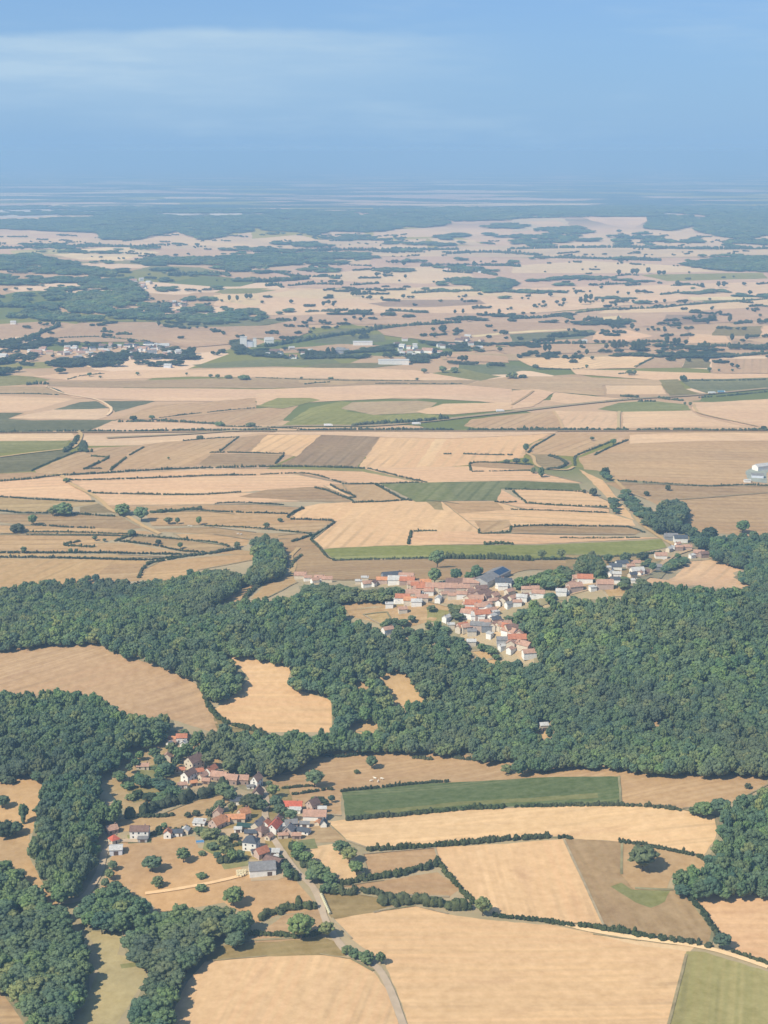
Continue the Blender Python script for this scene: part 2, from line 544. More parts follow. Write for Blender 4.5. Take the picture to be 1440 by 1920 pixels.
# ------------------------------------------------------------------ the lie of the land, in picture points
# (shown colour, direction of the drill rows, outline)
FIELDS = [
 # --- far country beyond the plain
 ((196,190,192),None,"0,393 60,392 150,396 280,398 370,396 380,402 320,405 160,400 60,407 0,408"),
 ((206,203,200),None,"300,397 370,392 372,401 320,405"),
 ((205,197,190),None,"382,393 420,392 462,403 400,405"),
 ((190,192,200),None,"20,364 120,362 125,370 240,374 235,381 130,383 80,382 40,376"),
 ((200,196,198),None,"480,366 560,363 660,368 682,374 660,378 610,374 560,371 480,372"),
 ((196,192,196),None,"690,385 800,380 960,378 1050,377 1045,385 900,386 700,388"),
 ((182,190,206),None,"30,335 88,333 86,338 40,338"), ((172,186,208),None,"0,343 90,342 85,347 0,348"),
 ((172,188,210),None,"600,346 760,344 750,349 610,350"), ((176,188,206),None,"1120,352 1290,349 1280,357 1130,358"),
 ((176,188,206),None,"1250,370 1310,372 1420,369 1410,376 1260,378"), ((190,188,194),None,"1085,374 1180,372 1260,371 1300,377 1240,384 1110,384"),
 ((170,186,210),None,"1060,356 1120,354 1115,360 1060,361"), ((170,187,211),None,"1240,340 1400,338 1390,342 1250,343"),
 ((168,186,210),None,"150,331 190,330 185,334 150,334"), ((174,188,208),None,"330,352 420,349 440,352 340,354"),
 ((178,188,204),None,"250,383 370,381 450,382 380,387 260,387"),
 ((168,178,192),None,"960,410 1010,402 1060,410 1070,425 1100,432 1060,440 1010,430 960,435"),
 ((192,186,186),None,"985,415 1040,412 1075,428 1050,432 1010,424"),
 ((196,188,184),None,"1080,402 1210,400 1215,412 1190,428 1160,425 1110,414"),
 ((180,186,196),None,"1225,392 1290,390 1290,400 1240,404"),
 ((196,186,180),None,"1090,442 1180,432 1250,425 1300,428 1305,440 1440,440 1440,462 1050,468 1060,455"),
 ((206,192,182),None,"1240,445 1310,440 1330,452 1250,456"), ((206,192,180),None,"1130,450 1200,448 1205,458 1130,461"),
 ((200,186,176),None,"0,440 50,437 70,447 190,446 250,450 330,440 375,448 470,436 480,470 300,466 0,458"),
 ((206,190,178),None,"30,452 250,450 240,459 0,458"), ((190,182,178),None,"50,432 150,426 160,436 60,440"),
 ((196,184,176),None,"260,432 330,430 345,440 290,446"),
 ((205,192,180),None,"325,448 470,448 560,440 600,450 690,440 700,462 480,466 330,466"),
 ((202,188,176),None,"580,432 670,428 690,440 660,452 610,446"),
 ((206,190,176),None,"690,452 800,447 800,464 710,466 695,462"),
 ((196,184,178),None,"700,432 830,426 960,436 960,448 800,444 700,446"),
 ((205,192,178),None,"800,446 890,450 905,460 830,458"), ((200,188,180),None,"960,438 1010,444 1010,452 960,452"),
 ((190,184,180),None,"700,466 960,460 1440,462 1440,478 1200,484 960,482 700,480"),
 ((216,206,180),None,"100,478 140,468 200,464 260,465 300,474 250,482 230,489 150,487"),
 ((186,192,180),None,"20,470 140,466 130,476 30,478"),
 # --- the plain beyond the railway
 ((214,190,164),'h',"700,482 860,480 960,484 1300,484 1440,508 1440,530 960,545 700,540 540,540 500,508 560,498 690,496"),
 ((222,196,166),'h',"700,503 860,498 890,520 800,532 690,530 560,520 640,510"),
 ((224,200,166),'h',"960,498 1100,489 1300,500 1430,508 1200,512 960,512"),
 ((214,186,160),'h',"960,515 1120,514 1250,530 1000,532"),
 ((138,158,138),'h',"1200,515 1430,511 1440,522 1250,527"),
 ((218,190,164),'h',"420,545 560,540 700,543 960,540 1440,528 1440,560 1300,562 960,590 480,592 400,572"),
 ((226,200,164),'h',"540,545 640,541 900,536 960,546 960,554 600,560 480,556"),
 ((222,192,156),'h',"1140,538 1440,530 1440,548 1000,558 990,546"),
 ((172,160,144),'h',"690,569 760,562 900,562 912,570 800,576 720,575"),
 ((150,164,130),'h',"410,543 480,542 520,544 480,550 415,551"), ((224,200,158),'h',"400,553 480,551 490,566 480,575 410,564"),
 ((206,180,158),'h',"460,594 720,586 960,588 1440,566 1440,600 1200,612 960,606 560,608 480,606"),
 ((232,212,174),'h',"1290,557 1430,556 1400,562 1300,564"), ((220,196,156),'h',"1140,578 1300,572 1440,560 1440,574 1290,584 1120,588"),
 ((162,156,132),'h',"1250,590 1350,590 1330,606 1245,608"), ((226,204,160),'h',"1130,594 1166,592 1164,604 1128,605"),
 ((128,146,116),'h',"190,601 310,603 480,596 560,600 480,611 320,614"),
 ((196,168,148),'h',"0,612 30,607 100,604 130,605 90,622 0,636"),
 ((192,166,148),'h',"95,628 150,605 290,604 320,614 480,611 570,607 585,622 540,638 480,634 430,644 350,652 280,640 110,642"),
 ((204,174,148),'h',"290,632 330,620 440,622 480,632 430,645 360,651"),
 ((124,142,112),'h',"590,626 640,616 720,616 620,630"), ((116,138,106),'h',"580,641 620,631 720,626 724,640 640,646"),
 ((198,174,146),'h',"500,656 640,645 720,648 720,656 640,662 490,661"),
 ((198,172,146),'h',"700,612 960,604 1100,606 1200,612 1290,616 1290,640 1150,642 960,650 820,640 720,628"),
 ((236,214,170),'h',"880,629 1000,619 1100,617 960,625 890,632"),
 ((116,138,104),'h',"955,627 1110,618 1122,624 1090,635 960,641"),
 ((218,182,148),'h',"1120,621 1170,617 1225,630 1180,639 1110,637"), ((220,188,150),'h',"1290,625 1360,629 1372,642 1288,643"),
 ((158,154,130),'h',"1345,613 1430,611 1425,630 1335,629"), ((216,184,150),'h',"1430,612 1440,612 1440,630 1425,630"),
 ((204,180,146),'h',"980,645 1140,645 1120,660 960,666 920,655"), ((210,188,152),'h',"880,648 930,646 935,656 890,660"),
 ((208,182,146),'h',"1140,652 1440,645 1440,668 1180,668"),
 ((196,182,150),'h',"820,660 960,664 1170,666 1160,672 960,676 830,674"),
 ((214,184,148),'h',"830,662 950,668 955,680 840,676"),
 ((128,146,116),'h',"480,674 620,671 640,684 480,688 380,690 360,684"), ((136,142,114),'h',"600,682 790,680 700,690 560,691"),
 ((168,170,142),'h',"0,681 90,678 100,690 0,692"), ((118,142,98),'h',"860,682 960,684 1000,690 950,702 880,704 862,694"),
 ((150,158,112),'h',"790,704 860,690 940,706 900,714 820,714"),
 # --- the wide arable plain
 ((222,190,156),'h',"60,706 120,700 250,694 480,690 700,691 780,694 900,714 640,712 480,707 350,706 130,713"),
 ((186,170,134),'h',"90,715 300,712 480,708 900,713 870,722 700,724 480,728 90,723"),
 ((206,186,150),'h',"560,712 640,714 680,716 640,722 560,718"),
 ((216,182,150),'h',"93,726 200,727 480,730 700,722 960,722 960,757 760,746 480,752 300,752 140,746"),
 ((220,188,152),'h',"0,742 100,745 140,748 60,770 0,773"), ((188,170,138),'h',"0,725 85,725 122,740 0,739"),
 ((158,160,128),'h',"0,703 60,706 95,712 60,720 0,724"),
 ((206,182,148),'h',"900,714 960,705 1235,712 1242,722 1130,722 1135,742 960,730 870,722"),
 ((222,188,150),"600,755>900,735","480,738 600,736 740,742 760,746 620,752 480,760"),
 ((98,120,92),'h',"100,768 150,754 180,752 205,765 130,769"), ((100,120,92),'h',"190,752 292,752 215,773 210,762"),
 ((222,192,156),'h',"20,783 100,768 205,767 205,780 180,787 60,786"),
 ((106,122,98),'h',"0,774 45,774 15,785 60,788 220,787 170,806 0,811"),
 ((216,182,146),'h',"210,789 400,795 420,802 170,808"), ((210,178,142),"300,780>460,748","215,786 290,760 480,746 480,766 300,786"),
 ((206,172,134),"440,795>540,755","300,786 480,766 560,760 520,797 420,796"),
 ((164,170,100),"560,790>640,755","525,801 580,765 640,752 668,756 650,772 720,779 800,774 830,781 700,801 600,801"),
 ((170,172,114),'h',"480,762 520,746 580,746 600,750 530,766"),
 ((192,176,146),"650,775>780,750","640,766 660,754 780,751 820,755 790,774 700,778"),
 ((224,190,146),'h',"780,772 830,757 960,755 960,768 850,777 800,776"),
 ((226,194,152),"1080,690>1170,670","970,672 1170,668 1222,670 1190,690 1080,692 1000,688"),
 ((222,188,152),'h',"1070,692 1440,701 1440,712 1240,713 1080,702"),
 ((220,184,148),'h',"960,732 1010,730 1040,735 1000,762 960,767"), ((224,190,150),'h',"1040,735 1170,748 1080,758 1030,752"),
 ((222,192,152),'h',"1135,722 1240,722 1250,739 1138,739"), ((152,148,114),'h',"1235,712 1272,711 1285,729 1312,738 1255,741"),
 ((116,134,98),'h',"1276,711 1440,708 1440,730 1330,738 1295,727"),
 ((192,168,138),'h',"1225,671 1285,671 1278,689 1190,691"), ((142,140,118),'h',"1286,671 1329,671 1331,690 1277,690"),
 ((206,178,146),"1380,700>1384,672","1333,672 1440,672 1440,700 1333,699"),
 ((144,158,100),'h',"1120,767 1160,755 1220,751 1285,758 1297,769 1170,773"),
 ((212,178,142),"940,800>1020,768","960,777 1035,771 1050,790 1056,803 900,804 870,799 885,786"),
 ((216,182,142),"1080,800>1110,770","1041,770 1155,772 1160,803 1058,803"), ((222,188,146),'h',"1168,772 1297,770 1312,781 1400,801 1168,803"),
 ((218,182,144),'h',"1300,770 1296,756 1440,748 1440,801 1385,797"),
 # --- below the railway
 ((226,196,152),'h',"0,813 135,812 142,820 120,828 0,828"), ((148,154,90),'h',"0,827 130,826 118,842 0,849"),
 ((114,120,96),'h',"0,855 115,845 138,848 60,883 0,887"),
 ((218,188,148),'h',"150,816 300,812 520,808 445,818 260,835 165,836"),
 ((202,172,132),"120,875>230,840","65,882 140,850 165,840 270,835 200,885 70,891"),
 ((214,174,136),"260,880>400,825","210,882 240,850 270,833 350,825 442,818 410,845 365,873"),
 ((178,158,120),'h',"372,871 395,852 530,850 515,871 400,876"), ((196,172,130),"440,845>480,818","412,846 450,820 503,814 472,848"),
 ((222,188,144),"530,853>590,816","470,847 502,815 602,815 556,856 525,851"),
 ((170,150,124),"590,872>650,820","602,815 712,820 670,876 545,873 525,870 556,856"),
 ((222,188,146),"750,873>800,822","712,820 850,818 1040,808 990,835 982,858 880,872 800,879 672,876"),
 ((226,194,152),'h',"520,809 850,808 1050,806 1040,812 850,822 710,819 500,814"),
 ((234,206,160),"780,873>830,824","780,876 815,823 838,823 805,873"),
 ((190,164,136),'h',"883,868 960,866 1002,872 1000,880 886,883"), ((222,188,150),'h',"676,877 880,874 1000,884 1092,906 960,901 800,906"),
 ((214,180,140),"1000,848>1100,812","985,848 1000,830 1060,811 1158,813 1160,820 1082,856 1030,853 990,851"),
 ((166,154,114),'h',"990,852 1030,852 1070,864 1072,872 1020,879 1005,871"),
 ((214,178,138),'h',"1085,858 1155,834 1180,812 1440,808 1440,906 1320,909 1160,900 1120,882 1095,880"),
 ((226,190,146),'h',"1180,815 1440,812 1440,826 1180,832"), ((202,166,126),'h',"1110,850 1440,846 1440,862 1110,866"),
 ((196,166,134),'h',"0,888 60,885 112,893 0,902"),
 ((224,188,152),'h',"0,902 110,893 125,902 150,918 170,932 172,938 0,930"),
 ((188,172,128),'h',"0,932 90,937 178,941 185,945 140,950 95,960 0,958"), ((154,144,112),'h',"150,951 185,944 217,961 150,963"),
 ((216,180,144),'h',"120,893 300,885 420,879 550,880 680,884 782,904 720,907 650,905 560,889 480,891 127,900"),
 ((224,190,154),'h',"128,901 250,898 480,891 560,891 640,906 650,920 480,920 450,924 310,928 170,925 152,913"),
 ((222,190,152),'h',"172,925 310,929 455,924 650,921 645,942 560,940 400,946 200,949 188,938"),
 ((182,158,118),'h',"448,931 500,918 600,912 620,918 662,941 560,938"), ((236,208,164),'h',"606,912 620,910 668,930 655,934"),
 ((206,172,132),"660,938>690,910","622,909 705,908 757,938 672,942 642,922"),
 ((198,168,126),'h',"200,949 400,947 480,946 565,952 545,968 440,965 380,959 280,959 215,956"),
 ((208,176,136),'h',"280,963 378,959 540,963 555,973 626,976 590,999 480,992 380,985 285,986 276,966"),
 ((178,156,118),'h',"0,964 90,965 150,962 225,968 267,990 200,996 70,985 0,979"),
 ((206,176,136),'h',"0,985 70,986 200,991 275,996 290,1001 220,1003 0,1001"),
 ((206,174,132),'h',"0,1003 180,1005 250,1003 215,1012 170,1018 240,1018 350,1038 200,1037 0,1034"),
 ((180,158,118),'h',"250,1006 330,1010 432,1025 400,1034 350,1036 240,1015"),
 ((214,182,140),'h',"325,1001 400,1002 467,1012 462,1023 430,1024 340,1010"),
 ((186,162,122),'h',"290,992 390,988 480,999 575,1001 580,1010 540,1011 470,1011 380,1001 300,997"),
 ((214,184,136),"80,1095>180,1050","0,1047 180,1048 285,1052 268,1066 258,1088 220,1094 140,1096 0,1102"),
 ((192,157,126),'h',"205,1058 280,1056 260,1089 165,1094"), ((206,174,132),'h',"262,1086 275,1066 300,1053 400,1042 480,1040 476,1050 370,1070 330,1086 300,1092"),
 ((196,170,124),'h',"398,1038 445,1030 482,1035 482,1042"), ((200,176,132),'h',"0,1036 220,1040 330,1045 180,1047 0,1045"),
 ((186,160,118),'h',"520,1005 570,1000 586,1012 600,1028 545,1062 530,1030"),
 ((222,188,140),"620,1020>700,945","545,968 570,950 600,944 750,938 800,938 860,945 940,965 1000,985 905,1000 905,1020 765,1022 605,1029 587,1012 630,978 560,973"),
 ((218,186,140),'h',"828,940 925,940 982,956 1140,962 1186,975 1192,986 960,987 905,1001 860,966"),
 ((206,172,130),'h',"830,942 930,941 946,956 860,963"), ((168,158,108),'h',"798,940 826,940 832,956 815,955"),
 ((230,198,148),'h',"860,966 1150,965 1180,975 900,975"), ((202,172,128),"920,998>950,978","890,978 955,977 960,986 905,1001"),
 ((218,180,138),'h',"775,998 900,997 905,1001 960,1001 1240,1008 1000,1020 765,1023"),
 ((180,157,120),'h',"960,989 1000,985 1180,986 1206,996 1190,1003 960,1001"),
 ((152,162,100),'h',"606,1031 620,1028 820,1022 1000,1022 1240,1011 1250,1026 1180,1040 1000,1048 820,1046 625,1050"),
 ((184,148,120),'h',"545,1065 580,1027 602,1027 625,1052 820,1049 1060,1051 1076,1063 940,1091 800,1086 640,1088 560,1081"),
 ((112,130,90),"740,938>780,905","712,907 780,905 960,902 1085,907 1092,919 940,916 966,939 780,941 770,936"),
 ((122,138,98),"740,938>780,905","712,907 780,905 830,904 860,938 780,940"),
 ((218,186,144),'h',"960,918 1095,920 1140,940 1142,953 985,943"), ((216,178,140),'h',"940,917 986,944 1142,954 1142,961 1000,957 930,941"),
 ((192,156,120),'h',"1130,905 1160,904 1300,912 1440,911 1440,1008 1300,996 1270,962 1210,936 1170,921"),
 ((180,156,118),'h',"1165,908 1440,913 1440,925 1240,940 1190,925"), ((216,182,134),'h',"1085,880 1130,900 1150,925 1190,975 1150,962 1140,935"),
 ((222,186,142),"1250,1090>1330,1055","1200,1086 1290,1053 1330,1050 1372,1055 1406,1062 1374,1074 1382,1083 1428,1101 1380,1104 1290,1099 1192,1093"),
 ((214,180,136),'h',"400,1135 425,1112 450,1095 495,1080 505,1086 480,1105 450,1126"), ((204,174,130),'h',"470,1122 505,1090 545,1076 558,1092 520,1112 500,1122"),
 ((196,168,130),'h',"640,1135 700,1122 800,1128 845,1140 840,1158 780,1172 740,1180 700,1166 655,1156"),
 ((190,172,126),'h',"680,1153 725,1148 742,1176 715,1172"), ((206,176,130),'h',"880,1222 925,1218 940,1232 905,1240"),
 ((206,176,130),'h',"1125,1098 1185,1100 1180,1118 1140,1120"), ((176,158,116),'h',"1060,1040 1240,1045 1250,1068 1190,1095 1100,1090 1060,1075"),
 # --- the near hillside
 ((212,178,142),"60,1290>250,1230","0,1216 100,1206 180,1200 200,1218 270,1240 340,1260 378,1290 390,1320 432,1367 390,1371 330,1351 230,1341 160,1311 100,1301 0,1311"),
 ((216,178,132),'h',"418,1220 490,1235 547,1245 540,1280 555,1290 622,1300 624,1373 500,1373 430,1362 402,1330 440,1300 465,1275 445,1250"),
 ((150,140,96),'h',"400,1345 440,1362 470,1367 500,1380 440,1388 410,1375"),
 ((216,178,134),'h',"700,1268 755,1250 802,1303 800,1325 738,1325"), ((206,176,134),'h',"652,1345 700,1343 715,1360 655,1364"), ((190,166,128),'h',"1205,1350 1245,1336 1280,1342 1230,1362"),
 ((206,174,128),'h',"660,1275 690,1265 695,1285 668,1290"),
 ((214,174,132),"560,1480>900,1430","500,1456 560,1425 620,1408 700,1404 830,1410 900,1415 970,1436 950,1455 1000,1440 1100,1440 1190,1443 1250,1448 1432,1455 1440,1472 1372,1506 1330,1511 1280,1516 1165,1509 1160,1456 1000,1458 800,1468 640,1484 640,1530 560,1520 505,1480"),
 ((84,112,76),"650,1530>1150,1480","640,1485 800,1468 1000,1458 1160,1456 1166,1509 1000,1510 860,1518 720,1529 650,1535"),
 ((130,134,86),"650,1530>1150,1480","680,1521 860,1503 1120,1487 1122,1496 870,1509 700,1526"),
 ((230,194,142),"640,1565>1000,1535","613,1541 700,1530 860,1520 1000,1512 1150,1510 1260,1515 1342,1530 1348,1546 1337,1580 1317,1606 1230,1589 1160,1578 1055,1571 990,1571 860,1581 770,1588 690,1591 650,1576 625,1556"),
 ((196,168,126),'h',"540,1545 613,1541 650,1577 560,1583"),
 ((222,188,138),"590,1650>620,1590","562,1592 640,1580 662,1602 682,1641 650,1657 606,1646"),
 ((206,166,126),'h',"680,1602 815,1590 822,1611 760,1637 690,1641"), ((206,168,124),'h',"640,1662 720,1651 820,1635 862,1667 842,1682 740,1678"),
 ((224,184,134),"1010,1735>960,1580","815,1589 1055,1573 1132,1736 1040,1729 925,1716 890,1691 850,1651 818,1611"),
 ((182,156,122),"1230,1740>1130,1580","1057,1573 1166,1578 1165,1640 1190,1666 1262,1669 1282,1671 1337,1746 1332,1771 1132,1736"),
 ((196,166,124),None,"1165,1578 1230,1590 1322,1611 1334,1622 1260,1642 1250,1667 1195,1674 1165,1640"),
 ((144,144,92),None,"1145,1662 1165,1655 1185,1668 1257,1670 1247,1690 1220,1702 1192,1692"),
 ((216,170,126),'h',"1288,1673 1380,1672 1440,1666 1440,1806 1375,1781 1346,1746"),
 ((224,184,132),"640,1860>1280,1850","622,1722 700,1710 780,1699 840,1714 920,1725 1040,1735 1115,1750 1200,1771 1290,1777 1287,1790 1253,1925 768,1925 745,1862 722,1806 660,1761"),
 ((232,206,158),'h',"1112,1752 1200,1764 1302,1776 1294,1784 1200,1773"),
 ((176,170,116),"1340,1920>1350,1790","1287,1784 1322,1785 1440,1822 1440,1925 1251,1925"),
 ((222,184,134),"480,1920>540,1795","385,1801 500,1793 600,1789 660,1799 700,1821 730,1861 748,1925 313,1925 325,1881 350,1841"),
 ((166,148,100),"420,1790>620,1765","380,1780 460,1765 600,1756 640,1770 655,1792 500,1793 382,1803"),
 ((204,168,126),'h',"465,1768 530,1717 602,1706 608,1756 520,1766"), ((168,148,98),'h',"600,1676 640,1672 720,1685 742,1701 700,1711 624,1724 608,1702"),
 ((208,170,126),None,"190,1662 210,1605 240,1570 365,1568 372,1590 432,1600 462,1640 547,1640 580,1680 602,1706 520,1716 480,1732 470,1722 420,1692 300,1712 270,1682"),
 ((214,180,130),"200,1552>420,1495","175,1550 190,1540 300,1528 370,1500 425,1488 432,1502 392,1530 390,1552 300,1556 205,1560"),
 ((196,176,132),None,"212,1412 260,1402 330,1395 345,1440 330,1480 345,1500 250,1530 215,1500 200,1480"),
 ((206,172,130),'h',"300,1375 340,1370 400,1400 400,1420 330,1395"), ((206,182,136),None,"185,1425 214,1410 210,1445 196,1447"),
 ((202,172,130),None,"372,1402 416,1414 410,1432 385,1420"),
 ((168,152,110),None,"380,1545 540,1470 560,1560 545,1620 470,1610 380,1580"),
 ((206,173,130),None,"0,1448 80,1455 82,1480 75,1502 60,1562 0,1572"), ((202,170,126),None,"0,1570 55,1562 60,1620 112,1692 95,1700 28,1630 0,1612"),
 ((186,174,134),None,"130,1700 232,1740 220,1790 292,1800 257,1860 215,1925 140,1925 172,1850 190,1800 160,1740"),
 ((150,146,92),None,"225,1808 292,1798 285,1806 228,1816"), ((206,172,128),'h',"0,1843 30,1890 70,1925 0,1925"),
]

# woods: (name, outline of what is seen of the crowns, glades left open, mean height)
WOODS = [
 ('woodland', "0,1305 60,1298 150,1300 235,1338 280,1345 300,1333 325,1345 330,1372 270,1382 240,1400 215,1430 195,1440 185,1470 190,1500 240,1512 222,1532 192,1547 176,1570 188,1580 172,1622 148,1662 118,1690 98,1677 75,1640 55,1600 55,1580 65,1540 75,1500 85,1460 40,1445 0,1445", [], 13),
 ('woodland', "0,1105 60,1095 130,1090 200,1088 280,1093 330,1086 380,1073 440,1070 465,1085 450,1097 410,1125 400,1140 440,1130 490,1125 540,1118 600,1122 640,1128 652,1155 700,1180 760,1190 800,1198 850,1215 890,1238 980,1240 1002,1240 1000,1205 975,1170 1000,1140 1050,1125 1100,1118 1180,1116 1200,1093 1290,1101 1380,1108 1440,1095 1440,1446 1380,1447 1190,1441 1130,1427 1000,1437 965,1442 970,1417 905,1422 870,1406 700,1402 620,1402 570,1427 510,1452 490,1482 450,1472 430,1442 400,1402 385,1370 430,1362 500,1380 560,1372 623,1375 626,1308 560,1288 542,1280 548,1248 490,1230 425,1220 462,1270 430,1302 395,1312 378,1282 330,1255 270,1235 205,1216 190,1198 100,1200 0,1212", ["704,1266 755,1250 800,1300 796,1312 738,1310", "655,1345 700,1343 715,1360 655,1364", "1205,1352 1245,1336 1280,1340 1230,1362","664,1275 690,1265 693,1285 668,1290","1000,1358 1025,1356 1030,1376 1002,1376"], 12),
 ('woodland', "468,1012 500,1003 530,1018 538,1045 532,1075 500,1083 470,1092 450,1085 478,1060 475,1040", [], 12),
 ('woodland', "1200,972 1228,960 1240,945 1282,934 1294,965 1272,980 1300,990 1330,1000 1365,1010 1400,1000 1440,998 1440,1095 1408,1092 1374,1076 1405,1062 1340,1045 1300,1022 1250,1000 1222,988", [], 12),
 ('woodland', "1440,1470 1410,1490 1375,1512 1340,1530 1347,1560 1335,1590 1322,1610 1350,1620 1292,1632 1260,1652 1280,1670 1380,1671 1440,1664", [], 13),
 ('woodland', "1062,1082 1085,1052 1110,1040 1130,1060 1130,1082 1090,1088", [], 13),
 ('woodland', "1122,884 1142,886 1160,908 1185,926 1202,946 1230,962 1224,988 1196,968 1176,945 1150,918", [], 8, .30),
 ('woodland', "1136,918 1152,926 1160,955 1195,962 1192,978 1148,962", [], 8, .34),
 # trees among the gardens of the hilltop village and hamlet
 ('woodland', "560,1092 600,1096 640,1094 680,1106 735,1106 758,1116 765,1128 740,1128 690,1122 640,1128 600,1122 565,1112", [], 8),
 ('woodland', "775,1192 800,1172 840,1156 868,1150 872,1160 840,1166 860,1178 866,1196 900,1200 930,1205 945,1228 925,1240 890,1238 850,1215 800,1198 760,1190", ["790,1186 810,1190 800,1198","880,1222 925,1218 938,1232 905,1240"], 8),
 ('woodland', "1003,1120 1030,1108 1060,1100 1062,1118 1020,1128 1000,1142 975,1168 990,1195 1002,1220 988,1212 965,1185 940,1165 950,1150 975,1145", [], 9),
 ('woodland', "956,1086 1000,1078 1040,1070 1064,1062 1078,1080 1060,1096 1030,1100 1015,1098 1000,1102 970,1096", ["975,1092 1005,1090 1012,1100 985,1104"], 9),
 ('woodland', "1190,1086 1215,1062 1250,1050 1290,1044 1296,1050 1250,1064 1210,1084", [], 7),
 ('woodland', "1120,1060 1160,1052 1220,1050 1240,1044 1235,1056 1215,1062 1180,1060 1130,1066", [], 7),
 ('woodland', "655,1096 672,1092 735,1098 770,1102 785,1110 760,1112 700,1108 660,1104", [], 7),
 ('woodland', "690,1100 760,1090 860,1100 960,1100 1010,1110 1000,1130 960,1146 930,1160 960,1190 990,1215 985,1232 950,1222 900,1190 870,1170 860,1150 800,1140 740,1130", [], 6, .40),
 ('woodland', "1070,1100 1120,1075 1160,1056 1240,1048 1290,1020 1330,1040 1300,1050 1240,1072 1195,1095 1130,1112 1080,1115", [], 6, .45),
 ('woodland', "225,1400 280,1380 345,1385 400,1400 430,1450 480,1470 400,1480 330,1490 250,1520 205,1500 215,1450", [], 7, .60),
 ('woodland', "700,1172 780,1150 850,1146 870,1152 860,1165 790,1182 740,1188", [], 6, .5),
 # far woods
 ('woodland', "260,480 480,490 700,500 900,496 1010,500 1000,515 900,512 760,508 620,520 560,530 420,540 320,556 280,530", [], 12, .66),
 ('woodland', "0,455 300,452 480,462 700,464 960,470 1240,476 1440,474 1440,486 1100,490 700,488 480,474 0,470", [], 16, .72),
 ('woodland', "480,430 700,434 850,420 960,416 1080,430 1220,430 1440,446 1440,464 960,462 480,462", [], 18, .74),
 ('woodland', "880,500 1100,512 1300,530 1440,548 1440,575 1200,566 960,556 700,560 600,545 820,530", [], 11, .78),
 ('woodland', "600,585 960,575 1300,585 1440,590 1440,612 1180,612 1000,600 760,600", [], 10, .78),
 ('woodland', "860,640 1000,640 1160,648 1290,640 1440,648 1440,668 1240,668 1060,668 900,664", [], 9, .70),
 ('woodland', "0,384 300,386 480,390 700,394 820,386 1080,384 1440,384 1440,402 1300,404 1080,404 850,410 650,396 300,398 0,404", [], 18, .5),
 ('woodland', "0,478 50,472 110,482 150,490 200,483 240,500 255,530 290,560 312,582 300,597 200,600 100,602 0,602", ["0,530 75,530 100,545 50,548 0,545", "0,502 35,505 30,515 0,512", "145,507 185,513 180,518 150,513", "0,555 30,558 20,566 0,568", "0,571 50,571 56,580 0,590", "95,557 125,558 120,566 100,565", "105,570 130,575 130,586 110,580", "0,592 60,590 70,598 0,602"], 14, .43),
 ('woodland', "230,490 300,478 360,480 480,475 600,470 692,471 696,485 640,492 560,492 480,498 380,496 330,500 290,505 240,500", [], 16, .3),
 ('woodland', "1268,492 1330,482 1440,478 1440,506 1350,504 1300,498", [], 16),
 ('woodland', "0,410 100,406 160,405 200,399 280,399 370,404 480,401 560,392 650,396 680,401 800,403 850,413 830,421 760,426 700,433 620,431 590,441 550,431 480,429 380,448 330,431 250,448 190,446 180,433 100,431 0,426", ["140,404 180,402 175,406 145,407"], 18, .27),
 ('woodland', "1215,406 1300,402 1312,418 1260,430 1210,426", [], 18),
 ('woodland', "1300,412 1345,401 1440,398 1440,438 1400,446 1350,441 1302,430", [], 18),
 ('woodland', "700,390 820,388 960,388 1050,387 1080,385 1200,386 1175,400 1060,403 1000,402 960,410 850,412 800,402 790,396 700,394", [], 18, .36),
 ('woodland', "960,455 1010,425 1090,422 1110,432 1085,444 1050,455 1010,462", [], 16, .45),
 ('woodland', "830,520 880,518 960,522 975,530 930,546 905,545 880,532 850,530", [], 13),
 ('woodland', "300,560 360,552 400,556 420,570 480,572 500,590 540,578 560,577 500,592 480,600 330,602 300,595", ["315,568 340,566 342,580 320,584"], 12, .45),
 ('woodland', "0,636 60,632 120,640 180,640 250,642 330,652 400,650 440,655 430,672 360,680 280,683 180,690 100,697 60,694 50,690 0,700 0,690 90,678 60,672 0,680", [], 10, .62),
 ('woodland', "430,640 455,630 470,655 520,645 540,652 640,658 720,645 780,636 860,640 880,655 820,665 800,680 740,670 640,668 560,670 480,664 440,668", ["660,636 700,636 700,650 660,652","700,668 770,668 770,684 700,684","740,640 800,640 800,662 740,662","500,650 560,655 570,668 510,664"], 9, .44),
]

